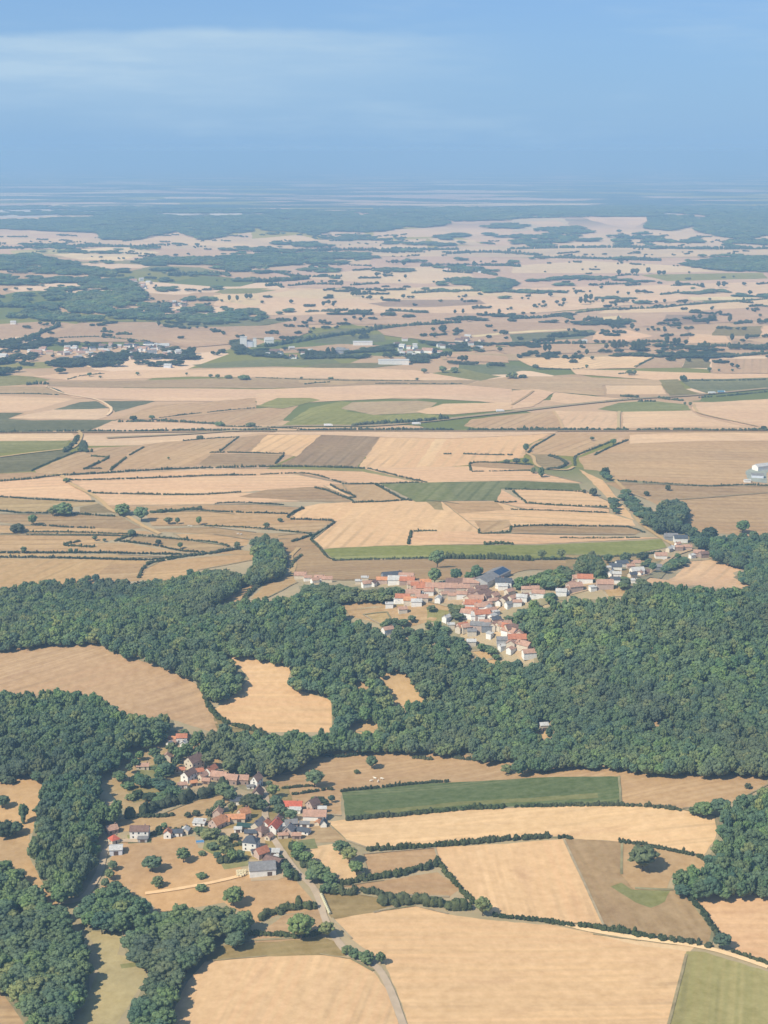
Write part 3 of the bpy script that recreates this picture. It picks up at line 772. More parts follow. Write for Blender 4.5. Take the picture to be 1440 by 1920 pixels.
# hedges: (label, height, width, points)   label starting with '=' is shared by look-alikes
HEDGES = [
 ("thick dark hedge with gaps between curved wheat field and wheat slope", 3.2, 4, "690,1592 770,1588 860,1581 950,1573 1035,1568"),
 ("short hedge stubs on the upper rim of the grey scrub field", 2.4, 3, "1048,1570 1058,1569 1075,1571"),
 ("low hedge along the lower edge of curved field above the oak", 2.2, 3, "1160,1577 1200,1582 1240,1590 1300,1602 1320,1610"),
 ("dark hedge along the lower edge of the green strip field", 2.8, 4, "650,1536 720,1530 800,1523 870,1516 945,1513"),
 ("thin broken hedge right of the green strip field", 2.2, 3, "965,1512 1050,1510 1110,1509 1200,1510 1260,1516 1275,1518"),
 ("thin hedge along the upper edge of the green strip field", 2, 2.5, "640,1483 700,1477 800,1467 840,1465"),
 ("bushy hedge climbing beside the wheat slope's upper left corner", 3.5, 5, "745,1640 770,1632 800,1625 822,1618"),
 ("dark hedge running down the left edge of the wheat slope", 2.4, 3.5, "818,1608 840,1640 865,1668 888,1692"),
 ("tall hedge of merged trees above the big bottom wheat field", 6, 9, "720,1690 760,1688 800,1690 845,1695 890,1706"),
 ("thin hedge below the wheat slope beside the pale track", 2.2, 3, "925,1716 985,1722 1060,1732 1075,1735"),
 ("dark hedge between the scrub field and pale farm track", 2.8, 5, "1092,1735 1150,1743 1220,1755 1290,1765 1330,1773"),
 ("curving dark hedge between scrub field and right tan field", 2.6, 4, "1283,1672 1310,1700 1335,1735 1345,1752"),
 ("low dark hedge below the right tan field", 2, 3, "1375,1783 1400,1792 1440,1806"),
 ("bushy hedge on the bank above the road bend", 4, 7, "487,1722 520,1708 560,1700 590,1697"),
 ("long low hedge bordering the olive strip above lower wheat field", 2.4, 4, "470,1750 520,1752 560,1755 600,1750"),
 ("hedge between barn pasture's right meadow and village road", 3.2, 5, "640,1657 680,1648 730,1640 755,1637"),
 ("straight hedge between two small tan fields right of road", 3, 5, "660,1668 700,1672 730,1680 745,1685"),
 ("thin hedge along the upper edge of tan field by the oak", 1.8, 2.5, "530,1478 570,1474 590,1473"),
 ("short dark hedge on the slope below the round oak", 1.8, 2.5, "550,1489 580,1485 598,1482"),
 ("short dark hedge end on the slope beside red barn", 2, 3, "604,1481 616,1479 625,1480"),
 ("straight pale-edged hedge across the slope under the forest", 2, 3, "560,1424 590,1417 640,1418 690,1411"),
 ("short dark hedge stub below the forest edge above green strip", 2.4, 3, "775,1420 810,1423"),
 ("dark hedge stub beside forest corner above green strip", 2.4, 3, "848,1419 880,1424 905,1424"),
 ("hedge bordering the sunken lane down the hill field", 3.2, 5, "370,1278 383,1300 388,1318 405,1340 428,1358"),
 ("hedge along the small green corner below the hill field", 3, 5, "440,1360 470,1366 500,1378"),
 ("long belt of trees between village gardens and tan strip", 7, 11, "240,1528 290,1512 340,1497 390,1485 425,1478"),
 ("dark low hedge in the tan strip behind the white house", 2.4, 4, "262,1530 300,1529 325,1528"),
 ("dark clipped hedge beside the white bungalow", 2.4, 3.5, "283,1565 310,1560 355,1553"),
 ("overgrown hedge lining the village road on its outer side", 4, 7, "548,1585 565,1610 590,1635 610,1650"),
 ("overgrown hedge between big grey barn and village road", 3.5, 6, "530,1612 545,1635 560,1650"),
 ("tall dense hedge on the bank below the roadside trees", 4, 6, "600,1668 640,1672 668,1674"),
 ("garden hedge below the slate-roofed white house", 3.2, 6, "415,1615 440,1612 460,1608"),
 ("dark garden hedge left of the slate-roofed house", 3, 5, "395,1588 425,1585 450,1582"),
 # the fields above the forest
 ("dark hedge around the step of the big striped wheat field", 3.6, 6, "540,970 552,960 570,952"),
 ("zigzag hedge along the upper left edge of striped wheat field", 3, 4, "545,973 580,974 625,977 612,990 590,1003 584,1012"),
 ("dark hedge from striped field corner down to brown field", 3, 4, "585,1013 600,1028 612,1042 626,1050"),
 ("thick hedge under the light green strip above the brown field", 3, 5, "626,1050 700,1049 820,1046"),
 ("row of tall dense trees along the green strip's lower edge", 8, 9, "838,1044 880,1045 920,1046 960,1047 1000,1049"),
 ("continuing hedge under the green strip towards the hamlet", 3.2, 5, "1000,1049 1070,1048 1140,1044 1190,1041 1240,1035"),
 ("short dark cross hedge inside the striped wheat field", 3.6, 5, "771,996 768,1010 765,1020"),
 ("short dark hedge pointing sideways inside the striped wheat field", 2.6, 3, "778,996 800,995 818,995"),
 ("bushy short hedge above the light green strip", 4.5, 7, "908,1020 930,1018 962,1019"),
 ("dark hedge on the lower side of small stubble patch", 2.6, 3, "898,993 900,1000 930,999 955,997 958,986"),
 ("long hedge above the narrow olive strip", 2.8, 4, "960,988 1000,985 1080,986 1160,987 1185,990 1208,998"),
 ("very long thin hedge under the narrow olive strip", 2, 3, "1050,1008 1100,1009 1200,1008"),
 ("thin straight hedge over the pale wheat near valley trees", 2, 3, "960,955 1030,957 1140,961"),
 ("dark hedge sloping beside pale wedge field near green field", 2.6, 4, "962,921 975,932 988,943"),
 ("thick dark hedge below the pale field right of green field", 3, 4.5, "988,943 1040,947 1100,949 1140,951"),
 ("dark hedge capping the lower right corner of green field", 3, 4, "930,941 950,942 968,941"),
 ("dark hedge along the top of pale field right of green field", 2.6, 4, "948,917 1000,918 1060,920 1095,922"),
 ("thick hedge down the left side of the dark green field", 3.6, 5, "705,908 730,922 755,935 772,938"),
 ("broken hedge above the striped wheat field", 3, 4, "662,942 690,941 720,940 760,937"),
 ("hedge with gaps around the pale sliver field", 2.8, 4, "620,909 640,920 667,931 650,933"),
 ("dark hedge left of the pale sliver field", 3, 4, "590,914 615,920 640,930 662,938"),
 ("thin hedge on the upper edge of the dark green field", 2.4, 3.5, "640,907 700,907 760,905 800,904"),
 ("long dark hedge above the pale sweep of stubble", 3.2, 5, "127,900 170,899 250,897 330,894 400,891 480,890"),
 ("broken far end of the hedge over the pale sweep", 2.4, 3, "490,889 560,887 590,890 625,900 640,905"),
 ("very long dark hedge sweeping above the pale stubble fields", 3.6, 5.5, "0,902 60,897 110,891 200,886 300,880 420,876 550,874 640,876 690,878"),
 ("hedge sloping away from end of the long sweeping hedge", 3, 4, "690,878 730,888 770,898 802,904"),
 ("dark hedge crossing the lower pale stubble field", 2.8, 4, "175,924 270,926 370,927 455,922"),
 ("dark hedge above the yellowish meadow at left edge", 2.8, 4, "0,931 60,935 140,939 178,940"),
 ("tall hedge strip right of the two big trees", 5, 9, "285,960 330,957 378,953"),
 ("thin long hedge crossing above cattle pasture", 2.6, 3.5, "376,957 440,960 540,963"),
 ("thin hedge above the striped field's left pastures", 2.2, 3, "405,944 450,942 530,946"),
 ("thin curved hedge under the cattle pasture", 2.4, 3.5, "385,985 480,990 560,998 585,1000"),
 ("bushy hedge joining pasture and clump above the wood", 4, 6, "550,1014 565,1010 585,1002"),
 ("dark hedge with trees between two left pastures", 3, 4, "0,957 50,962 95,962 150,964 215,968"),
 ("dark hedge crossing below the left olive pasture", 3, 4, "60,983 110,987 175,990"),
 ("straight double hedge across the left pasture", 2.6, 3.5, "50,997 150,998 245,1001"),
 ("second thin hedge below the straight double hedge", 2.2, 3, "50,1002 150,1003 240,1005"),
 ("dark bushy hedge curving down from round tree", 3.6, 6, "214,1014 235,1007 255,1002"),
 ("long hedge slanting through the lens-shaped pastures", 3.2, 4.5, "255,1003 330,1010 400,1017 430,1024"),
 ("lower hedge of the lens-shaped pasture", 3, 4, "225,1014 290,1022 340,1032 385,1035"),
 ("long double hedge above bottom left stubble field", 3.2, 4.5, "0,1036 90,1036 190,1036 290,1038 340,1039"),
 ("thick hedge on top edge of bottom left stubble field", 3.2, 5, "0,1044 90,1045 180,1047 270,1049 330,1043"),
 ("dark hedge bending around the stubble field's right end", 4, 6, "261,1082 268,1066 282,1055 310,1050"),
 ("broad hedge climbing towards the wood above the village", 4.2, 7, "315,1048 350,1042 400,1036 450,1028"),
 ("short Z-shaped hedge lower arm in the left pasture", 3, 5, "120,1022 150,1024 176,1025"),
 ("short Z-shaped hedge upper arm in the left pasture", 3.2, 6, "122,1019 140,1016 148,1014"),
 ("thin hedge above the lower left wood", 2.8, 4, "260,1092 300,1092 330,1089"),
 ("curved hedge beside pale lane by the upper wood", 4, 6, "368,1080 385,1073 410,1070"),
 ("hedge along the brown field's left corner", 3.6, 5, "545,1064 552,1052 566,1040"),
 ("bushy dark hedge splitting the two glade fields", 4.5, 7, "458,1122 475,1105 495,1090"),
 # the middle of the plain
 ("dark box hedge around the small brown enclosure", 2.8, 4, "883,882 884,868 930,867 1000,872"),
 ("lower thin hedge of small brown enclosure", 2, 3, "886,884 940,883 1000,882"),
 ("long thin dark hedge in wheat above the brown enclosure", 2.8, 4, "870,851 910,852 962,853"),
 ("short dark hedge dash in wheat left of a long one", 2.6, 4, "833,851 846,851"),
 ("hedge lining the lane up to the railway", 2.6, 4, "990,850 1000,838 1020,826 1040,814"),
 ("horseshoe hedge around the olive hollow", 4.5, 7, "1028,854 1045,858 1062,868 1050,876 1025,880"),
 ("hedge along stream gully below the railway", 3, 5, "1078,872 1080,855 1110,842 1150,826"),
 ("branching thin hedge beside the stream gully", 2.6, 4, "1115,853 1145,838 1180,824"),
 ("dark field edge hedge below the right harvested field", 3, 4.5, "1160,901 1220,905 1320,911 1400,909 1440,910"),
 ("Z-shaped dark hedge lower arm in dull pasture", 3.6, 6, "157,879 175,872 203,858"),
 ("Z-shaped dark hedge upper arm in dull pasture", 3.2, 5, "173,855 190,856 205,857"),
 ("short foot of the Z-shaped hedge", 2.6, 4, "160,879 175,878 192,878"),
 ("dark hedge slanting up beside the dull pasture", 3.4, 5, "207,881 222,869 236,858"),
 ("broken dotted hedge continuing up the dull pasture", 2.6, 3.5, "243,853 252,848 270,838"),
 ("hedge on left of lane towards dark green triangle", 3.2, 5, "60,882 90,868 130,852 146,846"),
 ("tall dark hedge mass beside the white lane", 7, 12, "120,846 135,835 146,818"),
 ("bulky hedge mass right of the white lane", 6, 12, "152,845 156,828 160,845 172,846"),
 ("thin dark hedge above pinkish stubble field", 3, 4.5, "345,826 390,822 447,819"),
 ("hedge falling from corner of pinkish field", 2.6, 3.5, "447,819 430,832 413,845"),
 ("thin dark hedge below the slanted wheat strips", 2.4, 3.5, "395,848 440,848 525,850 532,849"),
 ("short hedge between dark and olive ploughland", 2.8, 4, "516,869 525,860 532,853"),
 ("long dark roadside thicket above the motorway", 5, 9, "224,790 300,789 350,791 400,794 420,797"),
 ("upper wavy hedge running to the motorway thicket", 3.2, 5, "300,783 360,776 440,768 480,765"),
 ("dense dark wood belt beside the motorway", 9, 13, "662,797 700,794 760,791 800,788 840,784"),
 ("motorway verge hedge under the pink field", 3, 5, "420,799 470,800 560,803"),
 ("thin hedge above the mottled grey and green field", 2.4, 3.5, "480,708 560,711 640,713 780,714"),
 ("dark hedge of the narrow olive enclosure's left end", 4, 6, "572,720 590,718 620,716"),
 ("dark hedge along the narrow olive enclosure's top", 3, 4.5, "705,719 760,719 840,720 866,719"),
 ("rounded thicket by motorway near the right green field", 6, 11, "1165,742 1180,743 1200,744"),
 ("dark thicket along the road right of green field", 6, 11, "1234,745 1255,748 1280,750"),
 ("dark hedge inside the right roadside green field", 4.5, 8, "1198,752 1215,752 1230,752"),
 ("hedge on the road edge towards the green field", 3, 5, "1135,753 1165,750 1200,747"),
 ("dark hedge bounding the dark field at right edge", 4.5, 8, "1276,712 1330,714 1380,713 1440,712"),
 ("verge hedge beneath the vehicles at right", 4, 6, "1310,745 1370,741 1440,734"),
 ("hedge with bushes between wheat triangles and road", 3, 5, "1008,692 1040,692 1080,692 1100,690"),
 ("thin hedge above the grey field at right", 2.8, 4, "1190,688 1205,680 1225,671"),
 ("dark tree belt beneath far right hamlet", 7, 12, "1245,664 1290,662 1338,664"),
 ("hedge ending in a clump on tan field", 4.5, 7, "1160,701 1175,700 1190,701"),
 ("dark thicket at the left end of the wide plain", 7, 11, "50,720 70,719 90,719"),
 ("broken dark hedge in the pale pink field", 3, 4.5, "128,711 145,706 165,703 195,700"),
 ("curved dark hedge by white lane at far left", 3, 4.5, "88,726 105,731 120,737"),
 ("thin straight hedge along left edge strip", 2.6, 4, "0,738 60,738 110,740"),
 ("railway tree line left of the bridge", 5, 8, "0,810 80,809 150,808 250,808 330,806 440,806 520,806"),
 ("middle stretch of the railway tree line", 5, 9, "560,806 640,805 740,805 850,805"),
 ("right stretch of the railway tree line", 6, 10, "880,806 960,805 1050,805 1150,805 1180,805"),
 ("far right stretch of the railway tree line", 5, 9, "1195,806 1260,805 1340,806 1440,806"),
 # the far plain
 ("long dark diagonal tree line climbing past white factory", 9, 16, "500,648 550,640 600,632 680,620 740,612 800,607 860,604"),
 ("far diagonal tree line rising to the right edge", 7, 14, "1080,586 1140,580 1230,577 1300,570 1380,565 1440,560"),
 ("tree belt above pale sliver field in far plain", 9, 16, "960,597 1010,595 1050,592 1075,598"),
 ("dark belt of trees below the far diagonal tree line", 9, 16, "775,549 830,546 900,545 950,546"),
 ("=dark tree belt in the hazy far plain right of centre", 8, 15, "1095,600 1110,597 1130,600"),
 ("=dark tree belt in the hazy far plain right of centre", 8, 15, "1158,600 1175,600 1190,603"),
 ("=dark tree belt in the hazy far plain right of centre", 8, 15, "1378,606 1400,604 1410,604"),
 ("=dark tree belt in the hazy far plain right of centre", 7, 14, "1190,642 1220,640 1242,640"),
 ("=dark tree belt in the hazy far plain right of centre", 7, 14, "1310,645 1360,648 1440,648"),
 ("=dark tree belt in the hazy far plain right of centre", 7, 14, "1360,668 1400,665 1440,662"),
 ("=dark tree belt in the hazy far plain right of centre", 7, 14, "725,583 750,583 790,586"),
 ("=dark tree belt in the hazy far plain right of centre", 7, 14, "1085,526 1105,519 1125,526"),
 ("=dark tree belt in the hazy far plain right of centre", 8, 15, "1125,534 1170,532 1200,534"),
 ("=dark tree belt in the hazy far plain right of centre", 8, 15, "1155,517 1180,515 1196,516"),
 ("=dark tree belt in the hazy far plain right of centre", 8, 15, "1238,552 1260,550 1272,548"),
 ("=dark tree belt in the hazy far plain right of centre", 8, 15, "980,645 1040,643 1100,643"),
 ("=dark tree belt in the hazy far plain right of centre", 8, 15, "1260,535 1300,534 1320,538"),
 ("=dark tree belt in the hazy far plain left of centre", 8, 15, "540,535 590,532 640,533"),
 ("=dark tree belt in the hazy far plain left of centre", 8, 15, "500,535 520,534 530,538"),
 ("=dark tree belt in the hazy far plain left of centre", 8, 15, "660,534 690,532 710,531"),
 ("=dark tree belt in the hazy far plain left of centre", 8, 15, "520,511 560,518 640,518"),
 ("=dark tree belt in the hazy far plain left of centre", 8, 15, "660,497 690,498 695,499"),
 ("=dark tree belt in the hazy far plain left of centre", 8, 15, "575,584 600,583 635,584"),
 ("=dark tree belt in the hazy far plain left of centre", 8, 15, "655,584 670,583 690,586"),
 ("=dark hedge on the purplish field above the left town", 7, 13, "190,622 200,621 210,623"),
 ("=dark hedge on the purplish field above the left town", 7, 13, "218,627 230,626 245,627"),
 ("=dark hedge on the purplish field above the left town", 7, 13, "320,613 332,612 340,613"),
 ("dark line of trees crossing the purplish field at left", 7, 13, "95,616 110,610 45,634 0,640"),
 ("dark field bank across the purplish field", 4, 8, "95,634 150,632 190,632 280,640"),
 ("=blue hazy tree belt below the wooded ridge", 12, 26, "0,465 100,462 200,461 300,463"),
 ("=blue hazy tree belt below the wooded ridge", 12, 26, "480,471 560,470 640,468 760,468 860,467"),
 ("=blue hazy tree belt below the wooded ridge", 12, 26, "840,475 900,472 960,474 1010,478"),
 ("=blue hazy tree belt below the wooded ridge", 12, 26, "960,466 1060,464 1180,463 1300,466 1440,466"),
 ("=blue hazy tree belt below the wooded ridge", 12, 26, "1000,482 1060,483 1140,485 1240,488"),
 ("=blue hazy tree belt below the wooded ridge", 12, 26, "790,498 850,497 940,497 975,499"),
 ("=blue hazy tree belt below the wooded ridge", 12, 26, "850,506 900,509 930,515"),
 ("=blue hazy tree belt below the wooded ridge", 12, 26, "1205,452 1240,450 1262,453"),
 ("=blue hazy tree belt below the wooded ridge", 12, 26, "480,527 550,524 580,521"),
 ("=blue hazy tree belt below the wooded ridge", 12, 26, "320,515 400,512 430,516"),
]

# trees standing on their own: x, foot y, height in pixels, width in pixels, label
TREES = """
590,1476 36 40|big dark round tree on the tan slope above red barn
697,1441 25 26|round tree on the tan slope below the forest
1204,1634 54 56|large dark oak alone in the tan scrub
286,1634 32 40|dark spreading tree in the pasture under the white house
344,1617 30 31|round green tree in the pasture right of spreading tree
296,1663 22 24|small pale bush-like tree lowest in the house pasture
438,1699 38 42|dark round tree on the slope below the grey barn
378,1670 12 24|low bush beside the pale pasture track
378,1646 10 22|low bush above the pale pasture track
379,1603 8 16|tiny dark bush in the pasture near the blue pool
1354,1780 34 36|dark tree at the bend of the pale farm track
905,1717 38 34|dark tree closing the hedge above the big wheat field
565,1762 54 52|large dark tree left of the road bend
612,1758 32 34|dark tree beside the road bend
640,1600 26 34|dark tree heading the row beside curved wheat field
655,1618 32 34|second dark tree of the row beside curved wheat field
668,1640 28 30|small dark tree ending the row by the wheat meadow
688,1806 24 34|dark bushy tree on the verge above the road junction
665,1797 18 26|small dark bush tree on verge before road junction
714,1808 26 20|slim dark tree at the road junction
652,1788 16 24|low bush tree on verge by olive strip
1317,1532 30 40|dark tree before the right wood
1350,1530 36 42|tall dark tree at the tip of the right wood
1300,1528 16 22|low bush at the far tip of right wood
1402,1478 10 16|tiny bush on the tan field under the forest
1390,1450 8 14|tiny bush under the forest's lower right edge
950,1452 20 24|small tree at the forest corner above green strip
669,1450 7 14|tiny dark bush between the two slope trees
1392,1000 26 26|dark round tree alone in the right brown field
1330,1012 24 40|bushy tree joining wood and lone brown field tree
820,1065 36 32|tall dark tree at the left end of tree row
815,1096 34 28|dark tree behind village roofs under the tree row
855,1090 26 24|round tree in front of brown field behind village
893,1092 36 26|tall tree left of the solar barn
880,1096 26 20|second tree left of the solar barn
1016,1048 18 18|round tree right of the long tree row
1052,1048 20 17|round tree second from hamlet under green strip
1036,1050 9 10|tiny tree between two round trees under green strip
1140,1057 20 20|round dark tree at the hamlet's upper edge
1172,1060 26 24|tall tree above the hamlet houses
1205,1050 16 26|bushy tree on the hamlet's upper edge
1224,1073 20 15|small tree beside the grey dome roof
265,978 30 32|big dark tree over the winding lane
230,966 22 34|bushy dark tree left of winding lane
120,966 24 40|big dark clump tree in the left pasture
99,968 18 18|round tree left of the big clump tree
62,985 22 18|round tree above the left edge thicket
33,998 16 36|wide low thicket tree at left edge
316,983 14 18|first dark tree of the pasture pair with gap
333,983 14 11|small round tree of the pasture pair
373,985 18 12|round tree right of the pasture pair
247,1006 14 18|round dark tree on the hedge junction in left pastures
178,1014 10 11|small round tree in the left pasture
196,1016 7 8|tiny tree beside small round tree in left pasture
297,1020 9 13|round bush tree on the lens-shaped pasture
338,1029 13 12|round tree on the lens-shaped pasture's lower hedge
445,1027 12 13|round bush tree near upper wood
500,992 13 13|dark tree in pasture left of striped field
525,979 8 12|small tree above pasture left of striped field
45,1038 14 12|round tree on the double hedge
132,1036 8 10|small bush tree on the double hedge
143,1036 8 8|tiny bush tree on the double hedge
357,1085 20 16|round tree above wood by the pale lane
300,1093 8 12|small tree atop lower left wood
180,1093 18 16|round tree on rim of lower left wood
165,1092 14 16|tree on rim of lower left wood by brown stubble
1110,826 8 9|tiny dark tree in wheat below the railway
1150,834 12 13|dark tree at the lane fork below the railway
986,848 18 12|dark tree at the lane corner below the railway
968,870 12 18|round tree over the brown enclosure
985,870 11 14|second round tree over the brown enclosure
950,869 8 14|low round tree left over brown enclosure
1015,895 20 14|bush tree beside the stream above green field
1000,888 12 10|small bush tree beside the stream above green field
1135,895 20 18|bushy tree starting the valley wood
1095,925 8 8|tiny bush on pale field edge by valley
1112,930 16 18|bushy tree at the valley's upper side
1252,920 12 12|dark bush on the right brown field edge
1212,930 10 12|pale bush left of dark bush on brown field edge
316,862 6 5|single tiny tree in pinkish stubble field
124,905 9 14|dark tree at the lane bend in left plain
168,924 6 8|tiny tree beside the lane in left plain
375,823 7 16|dark bushes on hedge over the pinkish field
250,788 9 16|dark tree on the roadside thicket's left end
285,787 9 12|dark tree on the roadside thicket
412,799 8 20|dark bush at right end of roadside thicket
470,800 8 20|dark bush by motorway bridge
168,706 8 10|dark tree in the pale pink field
188,709 5 7|small tree in the pale pink field
258,704 7 8|dark tree right of the pale pink field hedge
350,704 6 6|tiny tree left of the central clump
408,710 9 10|round tree left in central clump row
428,710 7 16|bush tree in central clump row
458,712 9 26|wide dark tree in central clump row
395,708 7 9|leftmost tree in central clump row
565,712 6 7|tiny tree in olive band
620,711 4 13|low bush in olive band
782,714 6 8|small tree by the two slanting green strips
830,699 13 16|dark tree by white shed farm
852,699 11 18|round dark tree by slanting green strips
795,700 10 14|dark tree left of white shed farm pair
960,710 14 24|dark tree at right end of green strip field
1004,690 7 13|bush at wheat triangle corner
980,709 7 20|low bush at right end of green strip field
1180,704 11 14|dark tree on the tan field clump
1190,704 11 8|small dark tree on tan field clump
1281,716 13 16|round dark tree heading the dark field
1284,760 7 6|tiny tree by road bend right of green field
1294,762 9 7|small tree by road bend right of green field
1432,806 8 12|dark bush at the railway's right end
1330,697 9 9|dark tree left on the striped right field
1348,697 6 6|small tree on the striped right field
1373,697 6 6|second small tree on the striped right field
915,690 10 8|slim tree between wheat triangles
1100,690 7 7|round tree on hedge end over the tan field
"""
# dots of trees in the far plain: x, foot y, height px, width px
FAR_TREES = """1008,551 6 5|1032,557 6 9|1019,570 5 10|1044,570 5 8|1057,568 7 10|1093,572 11 18|1103,565 10 18|1118,566 6 8|1158,552 5 5|1178,554 5 6|1194,551 6 8|1208,551 6 7|1172,568 6 14|1187,569 5 6|1213,569 5 6|1230,570 5 7|1246,569 6 6|1284,571 7 9|1316,540 7 7|1352,540 9 20|1270,537 8 8|1406,554 7 8|1344,551 6 5|1384,554 4 8|1215,514 9 9|1190,516 9 16|1240,517 7 18|1160,518 9 9|694,562 6 8|716,564 6 6|756,560 6 8|770,560 4 14|665,556 7 14|606,576 8 6|617,572 7 6|625,576 6 5|553,605 8 6|583,604 5 4|664,599 5 8|676,603 6 7|682,598 6 5|716,594 5 6|853,590 6 5|868,590 7 5|866,566 5 5|911,592 6 6|936,593 10 6|1300,603 9 8|1312,600 8 9|1335,603 9 14|1350,592 7 10|1368,606 10 9|1423,608 8 8|1436,608 8 10|1154,620 9 20|1185,620 10 12|1026,662 12 16|1033,644 8 14|1085,664 5 7|1100,667 5 4|1137,656 8 9|1160,656 14 26|1192,660 14 16|1207,660 7 6|1250,648 14 12|1268,650 12 14|1286,648 8 10|1372,642 12 8|1400,640 10 9|298,614 9 6|826,567 4 8|546,570 6 9|870,680 10 14|840,672 10 16|812,622 6 10|830,623 8 14|856,625 8 12|876,604 8 10|640,538 9 12|430,566 9 6|445,566 9 6|466,562 8 14|706,520 7 7|760,523 6 6|757,500 8 12|740,496 7 14|110,614 8 12|100,612 8 10|196,623 7 10|360,664 10 16|580,672 12 18|620,668 12 20|1395,536 5 8|1080,553 4 4|1130,569 6 6"""

# shrubs and trees of the gardens in the near village: x, foot y, height px, width px
GARDEN = """255,1440 20 18|240,1430 22 20|275,1408 24 24|262,1425 18 16|290,1395 34 30|306,1392 20 20|290,1425 24 22|300,1440 28 24|322,1420 30 22|338,1428 30 26|350,1420 28 24|312,1455 28 30|322,1452 22 20|330,1440 22 16|298,1465 20 18|285,1475 16 26|268,1470 12 22|255,1465 12 24|240,1478 12 26|300,1482 16 22|320,1480 18 20|280,1500 14 30|258,1496 16 24|305,1498 14 26|330,1497 14 18|245,1500 12 20|345,1385 18 22|372,1400 32 26|385,1420 36 26|392,1440 32 28|410,1425 34 30|430,1450 30 30|365,1405 24 20|402,1460 14 16|420,1500 34 36|432,1505 28 24|413,1522 24 24|436,1530 30 16|400,1527 16 16|392,1530 14 18|475,1515 28 40|462,1512 22 28|492,1522 24 24|512,1495 26 24|518,1518 30 26|526,1532 26 26|545,1538 22 26|535,1548 14 20|505,1475 12 14|390,1572 18 30|378,1565 14 22|405,1568 16 20|420,1580 14 24|398,1592 12 24|440,1575 14 18|432,1600 12 16|420,1606 22 18|436,1616 26 22|408,1612 16 18|450,1612 20 20|560,1600 22 26|555,1612 18 20|575,1620 26 26|590,1635 24 26|600,1652 32 40|585,1655 28 30|618,1660 26 30|628,1672 16 24|612,1675 20 24|540,1650 22 20|536,1635 20 18|212,1632 20 18|206,1650 22 20|198,1666 22 18|186,1686 20 18|368,1530 12 16|352,1532 10 14|298,1560 12 16|308,1555 14 14|372,1560 10 18|600,1505 12 22|610,1510 12 16|590,1505 12 16|622,1505 16 14|45,1542 40 18|10,1568 30 44|30,1565 26 30|8,1468 14 26|22,1470 14 20|5,1515 26 30"""

